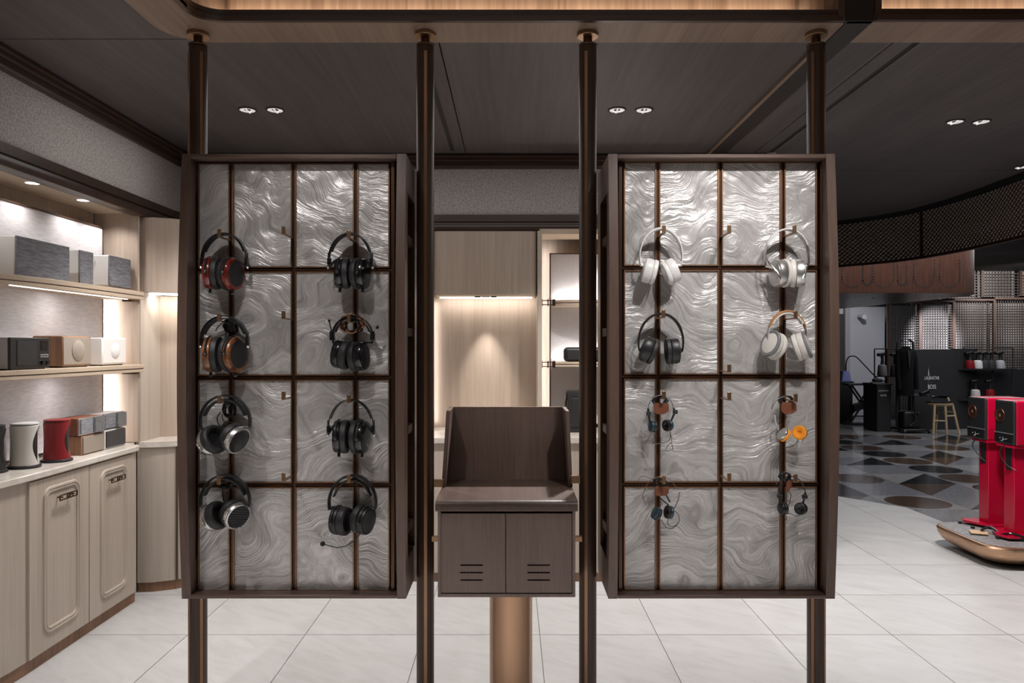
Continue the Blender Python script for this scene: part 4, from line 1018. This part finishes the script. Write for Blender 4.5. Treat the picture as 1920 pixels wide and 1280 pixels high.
# black goods in the back niche
t = thing('speaker', 'black rounded speaker on the lower shelf of the back niche', 'speaker', (.50, 5.04, 1.368))
obj('body', G().box(.352, .66, 4.99, 5.09, 1.368, 1.467), M['black'], t, .03, 5)
obj('front_grille', G().box(.375, .64, 4.984, 4.992, 1.385, 1.45), M['grille'], t, .002)
t = thing('speaker', 'tall black leather-cased speaker on the back countertop', 'speaker', (.46, 4.95, .902))
rings = [[Vector((x, y, z)) for x, y in rrect(.362+d, .56-d, 4.88, 5.02, .03, 4)] for z, d in ((.902, .012), (.93, .012), (1.10, .008), (1.15, 0), (1.17, .002), (1.175, .01))]
obj('body', G().loft(rings), M['leather'], t)
obj('front_grille', G().box(.392, .535, 4.872, 4.882, .94, 1.13), M['grille'], t, .004)
obj('side_strap', G().tube([(.37, 4.90, 1.165), (.358, 4.90, 1.10), (.36, 4.90, .98)], .006, 6), M['blackgloss'], t)
# ------------------------------------------------------------------ red speakers on their platform
PZ = .155
t = thing('display_plinth', 'low bronze boat-shaped plinth with a grey stone top under the red speakers', 'plinth', (3.66, 5.16, 0))
rings = []
for z, d in ((0, .20), (.008, .155), (.02, .105), (.04, .06), (.07, .025), (.105, .006), (.14, 0), (.152, .005), (PZ, .012), (PZ, .022)):
    rings.append([Vector((x, y, z)) for x, y in rrect(3.13+d, 4.3-d, 4.80+d, 5.54-d, .15, 6)])
obj('body', G().loft(rings), M['copper'], t)
obj('stone_top', G().plan(rrect(3.13+.02, 4.3-.02, 4.80+.02, 5.54-.02, .14, 6), PZ-.004, PZ+.002), M['stone_dark'], t)
PT = PZ+.002
def stand(label, y, x):
    t = thing('speaker_stand', label, 'speaker stand', (x+.14, y, PT), 'red speaker stands')
    base = [(x-.03, y+.12), (x-.12, y-.06), (x-.09, y-.15), (x+.30, y-.15), (x+.30, y+.12)] if y < 5.3 else [(x-.11, y+.05), (x-.09, y+.11), (x+.30, y+.11), (x+.30, y-.125), (x-.01, y-.125)]
    obj('base_plate', G().plan([(a, b) for a, b in base], PT+.016, PT+.032), M['redgloss'], t, .003)
    obj('feet', G().box(x-.13, x-.11, y-.09, y-.07, PT, PT+.016).box(x-.13, x-.11, y+.06, y+.08, PT, PT+.016).box(x+.25, x+.27, y-.1, y-.08, PT, PT+.016).box(x+.25, x+.27, y+.08, y+.1, PT, PT+.016), M['black'], t)
    obj('column', G().box(x+.01, x+.15, y-.055, y+.055, PT+.032, .775), M['redgloss'], t, .004)
    obj('column_channel', G().box(x+.004, x+.012, y-.028, y+.028, .62, .775), M['black'], t)
    obj('top_plate', G().box(x-.02, x+.22, y-.09, y+.09, .775, .792), M['redgloss'], t, .002)
def kspk(label, y0, y1, x, grp='red speakers on the stands'):
    t = thing('speaker', label, 'speaker', (x+.14, (y0+y1)/2, .792), grp)
    z0, z1 = .792, 1.10
    obj('cabinet', G().box(x, x+.30, y0, y1, z0, z1), M['redgloss'], t, .014, 4)
    f_ = obj('front_baffle', G().box(x-.012, x+.012, y0+.002, y1-.002, z0+.002, z1-.002), M['black'], t, .012, 3)
    yc = y0+(y1-y0)*.72; zc = z0+.20
    d = obj('driver', G().lathe([(0, .052), (.004, .05), (.004, .04), (-.012, .022), (-.012, .014)], (x-.013, yc, zc), (-1, 0, 0), n=28), M['copper_dark'], f_)
    obj('tweeter', G().lathe([(-.010, .014), (.0, .012), (.004, .004)], (x-.013, yc, zc), (-1, 0, 0), n=16), M['copper'], f_)
    obj('control_strip', G().box(x-.016, x-.011, y0+.01, y1-.006, z0+.012, z0+.075), M['blackgloss'], f_, .002)
    obj('trim_line', G().box(x-.0165, x-.011, y0+.006, y1-.004, z0+.078, z0+.082), M['grey'], f_)
    g = G(); yl = y0+.10
    g.tube([(x-.017, yl+.03, z0+.022), (x-.017, yl, z0+.036), (x-.017, yl-.035, z0+.043)], .0012, 5)
    g.tube([(x-.017, yl+.012, z0+.022), (x-.017, yl+.006, z0+.04), (x-.017, yl+.01, z0+.052)], .001, 5)
    g.tube([(x-.017, yl+.04, z0+.040), (x-.017, yl+.036, z0+.046)], .0018, 5)
    obj('script_mark', g, M['letter'], f_)
    return t
stand('red metal speaker stand nearer the camera', 5.11, 3.44)
stand('red metal speaker stand farther from the camera', 5.40, 3.45)
t = kspk('red lacquered speaker nearer the camera with black front', 5.01, 5.215, 3.43)
cable(t, [(3.425, 5.10, .80), (3.40, 5.13, .74), (3.42, 5.10, .66), (3.46, 5.05, .62)], .004)
t = kspk('red lacquered speaker farther from the camera with black front', 5.315, 5.525, 3.43)
cable(t, [(3.425, 5.42, .80), (3.41, 5.45, .74), (3.44, 5.40, .66), (3.47, 5.36, .62)], .004)
tag(obj('card', G().obox((3.275, 5.165, PT+.012), (.05, -.02, 0), (.02, .045, 0), (0, 0, .003)), M['card']), 'small tan card lying on the stone top of the plinth', 'card')
g = G()
obj_c = thing('power_cable', 'black power cables coiled on the plinth beside the near stand', 'cable', (3.35, 5.0, PT))
cable(obj_c, [(3.30, 5.18, PT+.02), (3.35, 5.16, PT+.05), (3.38, 5.10, PT+.02), (3.34, 5.04, PT+.012), (3.40, 4.98, PT+.02), (3.46, 4.96, PT+.012)], .009, 'black', 'cable', 8)
cable(obj_c, [(3.33, 5.05, PT+.012), (3.37, 5.00, PT+.045), (3.42, 4.97, PT+.04), (3.50, 4.93, PT+.012)], .008, 'blackgloss', 'cable', 8)

# ------------------------------------------------------------------ hall beyond
hc = struct('ceiling', G().plan([(2.0, 7.4), (3.95, 7.3), (4.02, 5.0), (4.0, 3.0), (14, 3), (14, 17.2), (2, 17.2)], 3.12, 3.18), M['hall_dark'])
struct('wall_hall', G().plan([(2, 16.6), (14, 16.6), (14, 16.8), (2, 16.8)], 0, 3.15), M['hall_wall'])
struct('wall_side', G().box(13.2, 13.4, 3, 16.8, 0, 3.15), M['hall_dark'])
# mesh fascia on the curved shop edge
FC = [(2.55, 8.52), (3.1, 8.14), (3.42, 7.72), (3.70, 7.36), (3.86, 6.98), (3.92, 6.5), (3.92, 6.0), (3.88, 5.4), (3.84, 4.6), (3.8, 3.6)]
fs = thing('mesh_fascia', 'dark woven metal fascia curving below the edge of the ceiling', 'fascia', (3.7, 7.0, 2.31))
def fine(path, step):
    out = []; P = [Vector((x, y, 0)) for x, y in path]
    for i in range(len(P)-1):
        p0, p1, p2, p3 = P[max(i-1, 0)], P[i], P[i+1], P[min(i+2, len(P)-1)]
        k = max(1, int((p2-p1).length/step))
        for j in range(k):
            s_ = j/k; out.append(.5*((2*p1)+(p2-p0)*s_+(2*p0-5*p1+4*p2-p3)*s_*s_+(3*p1-p0-3*p2+p3)*s_**3))
    out.append(P[-1]); return out
fp_ = fine(FC, .05)
def wall_of(path, z0, z1, d):
    g = G(); rings = []
    for i, p in enumerate(path):
        t_ = (path[min(i+1, len(path)-1)]-path[max(i-1, 0)]).normalized(); n_ = Vector((-t_.y, t_.x, 0))*d
        rings.append([p+Vector((0, 0, z0)), p+Vector((0, 0, z1)), p+n_+Vector((0, 0, z1)), p+n_+Vector((0, 0, z0))])
    return g.loft(rings)
obj('backing', wall_of([p+Vector((.05, .04, 0)) for p in fp_], 2.315, 2.82, .02), M['fascia_back'], fs)
obj('bottom_rail', wall_of(fp_, 2.300, 2.322, .03), M['copper_dark'], fs)
obj('top_strip', wall_of([p+Vector((-.015, -.01, 0)) for p in fp_], 2.74, 2.83, .02), M['blackmat'], fs)
g = G()
half = .0035
ff = fine(FC, .026)
rows = 20; dz = .42/rows
for i in range(0, len(ff)-1):
    for k in range(rows):
        if (i+k) % 2: continue
        p = ff[i]; q = ff[i+1]; z = 2.325+k*dz
        g.add([p+Vector((0, 0, z)), q+Vector((0, 0, z+dz*.25)), q+Vector((0, 0, z+dz)), p+Vector((0, 0, z+dz*.75)), (p+q)/2+Vector((-.006, -.004, z+dz*.5))],
              [(0, 1, 4), (1, 2, 4), (2, 3, 4), (3, 0, 4)])
stuff(obj('woven_mesh', g, M['fascia_mesh'], fs, sharp=10))
obj('seam', G().box(3.85, 3.868, 6.93, 6.95, 2.32, 2.76), M['bronze_dark'], fs)
# copper canopy drum hanging in the hall
cd = thing('copper_canopy', 'dark copper drum canopy with punched arch patterns hanging in the hall', 'canopy', (5, 12, 2.2))
plan = [(2.2, 10.0), (6.05, 10.0)]+[(6.05+.42*math.sin(rad(a)), 10.42-.42*math.cos(rad(a))) for a in range(15, 91, 15)]+[(6.6, 10.6), (6.35, 14.2), (2.2, 14.4)]
obj('shell', G().plan(plan, 2.2, 2.85), M['copper_dark'], cd)
obj('hanger', G().box(3.5, 5.9, 11.2, 13.5, 2.84, 3.13), M['hall_dark'], cd)
obj('rim', G().plan([(x*1.001, y-.004) for x, y in plan], 2.192, 2.2), M['bronze_dark'], cd)
g = G()
def dotu(x, z, w_, h_):
    n_ = 16; pts = [(-w_/2, h_-i*h_/8) for i in range(7)]+[(w_/2*math.sin(rad(a)), w_/2-w_/2*math.cos(rad(a))) for a in range(-90, 91, 15)]+[(w_/2, w_/2+i*h_/8) for i in range(1, 7)]
    for a, b in pts: g.lathe([(-.002, .011), (.002, .011)], (x+a, 9.999, z+b), (0, 1, 0), n=6)
for x in (4.62, 5.05, 5.6, 5.95): dotu(x, 2.27, .28, .30)
for x in (4.83, 5.3): dotu(x, 2.30, .12, .26)
for x in (4.9, 5.5, 6.0): 
    for k in range(12):
        a = PI*k/11; g.lathe([(-.002, .012), (.002, .012)], (x+.2*math.cos(a), 10.6+.5*math.sin(a), 2.192), (0, 0, 1), n=6)
stuff(obj('perforations', g, M['blackmat'], cd))
# mesh screens at the back of the hall
def screen(x0, x1, y, z0, z1, label, pitch=.05):
    t = thing('mesh_screen', label, 'screen', ((x0+x1)/2, y, z0), 'woven metal screens at the back of the hall')
    g = G().box(x0, x0+.05, y-.03, y+.03, z0, z1)
    obj('post', g, M['post_dark'], t)
    g = G(); n = int((x1-x0-.06)/pitch); m_ = int((z1-z0)/pitch)
    for i in range(n): g.box(x0+.06+i*pitch, x0+.06+i*pitch+.017, y-.006, y+.006, z0, z1)
    obj('vertical_wires', g, M['mesh_metal'], t); stuff(t.children[-1])
    g = G()
    for k in range(m_): g.box(x0+.05, x1, y-.012, y-.004, z0+k*pitch, z0+k*pitch+.017)
    obj('horizontal_wires', g, M['mesh_metal'], t); stuff(t.children[-1])
    obj('backing', G().box(x0+.05, x1, y+.15, y+.17, z0, z1), M['hall_wall'], t)
xs = [7.92, 8.56, 9.27, 10.12, 10.95, 11.8]
for k in range(5):
    screen(xs[k], xs[k+1], 15.5, 0, 2.36+.03*k, ['woven metal screen beside the white hall door', 'brightly lit woven metal screen above the lettered partition', 'woven metal screen right of the brightly lit one', 'woven metal screen behind the shelf rack', 'woven metal screen at the far right of the hall'][k])
    struct('trim_%d' % (30+k), G().box(xs[k], xs[k+1], 15.42, 15.5, 2.36+.03*k, 2.40+.03*k), M['post_dark'])
    screen(xs[k], xs[k+1], 15.9, 2.45+.03*k, 3.1, ['upper woven screen above the hall door', 'upper woven screen above the brightly lit one', 'upper woven screen third from the left', 'upper woven screen fourth from the left', 'upper woven screen at the far right'][k], .06)
# white door wall
wd = struct('wall_hall', G().box(6.2, 7.9, 15.6, 15.7, 0, 2.3), M['hall_white'])
obj('door_post', G().box(7.02, 7.12, 15.5, 15.6, 0, 2.3).box(6.78, 6.9, 15.52, 15.6, 0, 2.3), M['hall_wall'], wd)
obj('door_gap', G().box(6.9, 7.02, 15.58, 15.61, 0, 2.15), M['hall_dark'], wd)
obj('light_tube', G().box(6.62, 6.65, 15.5, 15.53, 1.3, 2.15), M['lightgrey'], wd)
obj('lamp_arm', G().tube([(7.35, 15.55, 2.1), (7.35, 15.35, 2.08)], .05, 10), M['lightgrey'], wd)
# furniture of the hall
t = thing('counter', 'black counter at the left edge of the hall behind the ironing board', 'counter', (6.3, 14.35, 0))
obj('body', G().box(5.9, 6.62, 14.3, 14.9, 0, .76), M['cabinet_black'], t, .004)
obj('top', G().box(5.88, 6.64, 14.28, 14.92, .76, .785), M['dark_grey'], t)
t = thing('steam_generator', 'steam station with a violet water tank on the black counter', 'appliance', (6.5, 14.5, .785))
obj('body', G().box(6.20, 6.44, 14.4, 14.7, .785, .92), M['black'], t, .03)
obj('water_tank', G().loft([[Vector((x, y, z)) for x, y in rrect(6.44+d, 6.64-d, 14.38, 14.56, .03, 3)] for z, d in ((.785, 0), (.98, .035))]), M['blue_tank'], t)
obj('handle', G().tube([(6.32, 14.5, .92), (6.34, 14.5, 1.15), (6.42, 14.5, 1.05), (6.5, 14.5, .9)], .02, 8), M['blackgloss'], t)
cable(t, [(6.53, 14.4, .8), (6.55, 14.4, 1.2), (6.66, 14.3, 1.27), (6.80, 14.2, 1.1), (7.0, 14.1, .85), (7.1, 14.0, .80)], .012)
t = thing('ironing_board', 'folding ironing board with crossed black legs in the hall', 'ironing board', (6.7, 13.9, 0))
rings = [[Vector((x, y, z)) for x, y in [(6.28, 13.75), (6.95, 13.72), (7.12, 13.85), (6.95, 13.98), (6.28, 13.98)]] for z in (.735, .77)]
obj('board', G().loft(rings), M['dark_grey'], t, .006)
g = G()
for y in (13.8, 13.95): g.tube([(6.38, y, .73), (6.86, y, .02)], .018, 6).tube([(6.80, y, .73), (6.34, y, .02)], .018, 6)
obj('legs', g, M['black'], t)
obj('feet', G().box(6.24, 6.62, 13.74, 14.0, 0, .03).box(6.78, 6.92, 13.74, 14.0, 0, .03), M['black'], t)
obj('tray', G().obox((6.62, 13.88, .36), (.20, 0, .06), (0, .08, 0), (-.01, 0, .06)), M['black'], t)
obj('iron_rest', G().obox((6.95, 13.86, .54), (.035, 0, .1), (0, .06, 0), (.02, 0, -.01)), M['lightgrey'], t)
t = thing('pedestal', 'black lettered pedestal standing beside the black jacket', 'pedestal', (6.42, 12.8, 0))
obj('body', G().box(6.30, 6.54, 12.7, 13.2, 0, .80), M['cabinet_black'], t, .003)
obj('top', G().box(6.28, 6.56, 12.68, 13.2, .80, .82), M['dark_grey'], t)
text('LAURASTAR', 'lettering', M['letter'], t, (6.41, 12.697, .70), .032); text('BOSS', 'lettering', M['letter'], t, (6.41, 12.697, .62), .045)
# handheld steamers on the wire rack
t = thing('wire_rack', 'thin black wire rack standing behind the pedestal', 'rack', (6.9, 13.4, 0))
g = G()
for x in (6.60, 7.05): g.tube([(x, 13.4, 0), (x, 13.4, 1.42)], .012, 6)
g.tube([(6.60, 13.4, 1.42), (7.2, 13.4, 1.42)], .010, 6).tube([(6.60, 13.4, .92), (7.2, 13.4, .92)], .010, 6)
obj('frame', g, M['blackmat'], t)
obj('post', G().tube([(6.83, 13.4, 0), (6.83, 13.4, 1.42)], .014, 6), M['copper_dark'], t)
def steamer(label, x, y, z, m_body, h=.30):
    t = thing('garment_steamer', label, 'steamer', (x, y, z), 'handheld steamers in the hall')
    obj('tank', G().lathe([(0, .075), (.02, .085), (h*.45, .07), (h*.5, .04)], (x, y, z), (0, 0, 1), n=14), M[m_body], t)
    obj('handle', G().tube([(x, y, z+h*.45), (x+.005, y, z+h*.7), (x, y, z+h*.86)], [.035, .026, .032], 8), M['black'], t)
    obj('head', G().obox((x-.02, y, z+h*.93), (.065, 0, .01), (0, .04, 0), (-.004, 0, h*.07)), M['blackgloss'], t, .01)
steamer('grey handheld steamer hooked at the left of the wire rack', 6.72, 13.36, .93, 'grey', .42)
steamer('dark handheld steamer hanging right of the grey one on the wire rack', 6.95, 13.36, .93, 'dark_grey', .42)
t = thing('iron', 'dark steam iron lying on the pedestal top', 'iron', (6.40, 12.9, .82))
obj('sole', G().plan([(6.30, 12.85), (6.48, 12.80), (6.52, 12.9), (6.48, 13.0), (6.30, 12.95)], .82, .84), M['silver'], t)
obj('body', G().plan([(6.32, 12.86), (6.46, 12.82), (6.49, 12.9), (6.46, 12.98), (6.32, 12.94)], .84, .90), M['black'], t, .02)
# jacket on a garment stand
t = thing('garment_stand', 'black wheeled garment steaming stand carrying a dark jacket', 'garment stand', (6.8, 12.6, 0))
g = G().tube([(6.62, 12.66, .06), (6.62, 12.66, 1.40), (6.64, 12.66, 1.54), (6.72, 12.66, 1.585)], .02, 8).tube([(6.90, 12.66, .06), (6.90, 12.66, 1.40), (6.89, 12.66, 1.54), (6.83, 12.66, 1.585)], .02, 8)
obj('frame', g, M['blackmat'], t)
obj('base', G().box(6.60, 7.06, 12.4, 12.9, .03, .07), M['black'], t, .01)
g = G()
for x in (6.62, 7.04):
    for y in (12.42, 12.88): g.lathe([(-.015, .03), (.015, .03)], (x, y, .03), (1, 0, 0), n=12)
obj('wheels', g, M['blackgloss'], t)
obj('steam_unit', G().box(6.66, 6.95, 12.5, 12.8, .07, .36), M['black'], t, .03)
obj('shelf', G().box(6.68, 7.10, 12.5, 12.72, .62, .65), M['dark_grey'], t, .005)
obj('side_iron', G().obox((7.00, 12.5, .68), (.07, 0, .03), (0, .05, 0), (-.01, 0, .03)), M['blackgloss'], t, .01)
obj('hose', G().tube([(6.9, 12.5, .3), (6.8, 12.45, .5), (6.84, 12.45, .2), (6.72, 12.45, .12)], .018, 8), M['black'], t)
j = thing('jacket', 'black jacket hanging on the wheeled garment stand', 'jacket', (6.715, 12.55, .62))
rings = []
for z, hwx, d in ((.63, .185, .09), (.8, .185, .09), (1.0, .165, .09), (1.2, .185, .10), (1.34, .20, .10), (1.40, .17, .085), (1.44, .09, .07), (1.47, .065, .06)):
    rings.append([Vector((6.715+hwx*.74*math.cos(2*PI*i/20), 12.55+d*math.sin(2*PI*i/20), z)) for i in range(20)])
obj('body', G().loft(rings), M['jacket'], j)
for sg in (-1, 1):
    obj('sleeve', G().tube([(6.715+sg*.125, 12.55, 1.38), (6.715+sg*.150, 12.54, 1.25), (6.715+sg*.155, 12.52, 1.0), (6.715+sg*.150, 12.48, .74)], [.04, .046, .042, .036], 12), M['jacket'], j)
obj('lapel', G().prism([(6.68, 12.445, 1.42), (6.715, 12.44, 1.05), (6.75, 12.445, 1.42), (6.715, 12.445, 1.38)], (0, -.012, 0)), M['blackmat'], j)
# lettered partition and stool
t = thing('partition', 'black lettered partition wall with a faint iron picture behind the stool', 'partition', (7.5, 13.1, 0))
obj('panel', G().box(7.05, 7.80, 13.0, 13.1, 0, 1.41), M['cabinet_black'], t)
obj('return_panel', G().prism([(7.80, 13.0, 0), (7.80, 13.1, 0), (8.45, 13.45, 0), (8.45, 13.35, 0)], (0, 0, 1.425)), M['blackmat'], t)
text('LAURASTAR', 'lettering', M['letter'], t, (7.41, 12.989, .906), .085, sx=.56); text('+', 'lettering', M['grey'], t, (7.41, 12.989, .83), .05); text('BOSS', 'lettering', M['letter'], t, (7.41, 12.989, .75), .105, sx=.62)
g = G().prism([(7.345, 12.997, .66), (7.32, 12.997, .9), (7.345, 12.997, 1.10), (7.375, 12.997, 1.0), (7.39, 12.997, .78)], (0, -.002, 0))
obj('printed_picture', g, M['dark_grey'], t)
g = G().prism([(7.345, 12.994, .95), (7.35, 12.994, 1.10), (7.362, 12.994, 1.02), (7.368, 12.994, .95)], (0, -.002, 0))
obj('printed_highlight', g, M['lightgrey'], t)
t = thing('bar_stool', 'wooden stool with a dark seat before the lettered partition', 'stool', (7.25, 12.5, 0))
rings = [[Vector((7.25+r*math.cos(2*PI*i/20), 12.5+r*.9*math.sin(2*PI*i/20), z)) for i in range(20)] for z, r in ((.46, .19), (.49, .215), (.51, .215))]
obj('seat_frame', G().loft(rings), M['stoolwood'], t)
rings = [[Vector((7.25+r*math.cos(2*PI*i/20), 12.5+r*.9*math.sin(2*PI*i/20), z)) for i in range(20)] for z, r in ((.51, .205), (.53, .21), (.545, .18))]
obj('seat_pad', G().loft(rings), M['blackgloss'], t)
lg = [((7.11, 12.38), (7.04, 12.30)), ((7.26, 12.34), (7.245, 12.26)), ((7.30, 12.62), (7.31, 12.70)), ((7.43, 12.42), (7.50, 12.34))]
for (a, b) in lg: obj('leg', G().tube([(a[0], a[1], .49), (b[0], b[1], 0)], [.022, .018], 8), M['stoolwood'], t)
def at(k, z):
    (a, b) = lg[k]; s_ = z/.49; return Vector((b[0]+(a[0]-b[0])*s_, b[1]+(a[1]-b[1])*s_, z))
for a, b, z in ((0, 1, .22), (1, 3, .30), (2, 3, .36), (0, 2, .30)): obj('stretcher', G().tube([at(a, z), at(b, z)], .013, 6), M['stoolwood'], t)
obj('back_post', G().tube([(7.42, 12.46, .48), (7.40, 12.50, .60)], .018, 8), M['stoolwood'], t)
obj('backrest', G().tube([(7.22, 12.66, .60), (7.34, 12.62, .61), (7.42, 12.50, .61)], .028, 8), M['blackgloss'], t)
# shelf rack with steamers at right
t = thing('shelf_rack', 'black shelf rack at the right of the lettered partition', 'rack', (8.4, 13.2, 0))
g = G()
for x in (8.1, 8.62, 8.98): g.tube([(x, 13.2, 0), (x, 13.2, 1.44)], .014, 6)
g.tube([(8.62, 13.2, 1.44), (8.98, 13.2, 1.44)], .010, 6)
obj('frame', g, M['blackmat'], t)
obj('board', G().box(7.9, 8.95, 13.05, 13.3, 1.045, 1.07), M['black'], t)
obj('board', G().box(7.9, 8.95, 13.05, 13.3, .50, .53), M['black'], t)
obj('backing', G().box(8.05, 9.4, 13.38, 13.42, 0, 1.05), M['cabinet_black'], t)
for k, (x, m_) in enumerate(((8.16, 'redpaint'), (8.30, 'white'), (8.42, 'dark_grey'), (8.54, 'dark_grey'), (8.70, 'lightgrey'))):
    steamer(['red handheld steamer at the left end of the rack shelf', 'white handheld steamer second along the rack shelf', 'dark handheld steamer third along the rack shelf', 'dark handheld steamer fourth along the rack shelf', 'pale handheld steamer at the right end of the rack shelf'][k], x, 13.12, 1.07, m_)
steamer('off-white steamer on the lower rack shelf above the far red speaker', 8.26, 13.12, .53, 'offwhite', .34)
steamer('red steamer on the lower rack shelf above the near red speaker', 8.52, 13.12, .53, 'redpaint', .34)
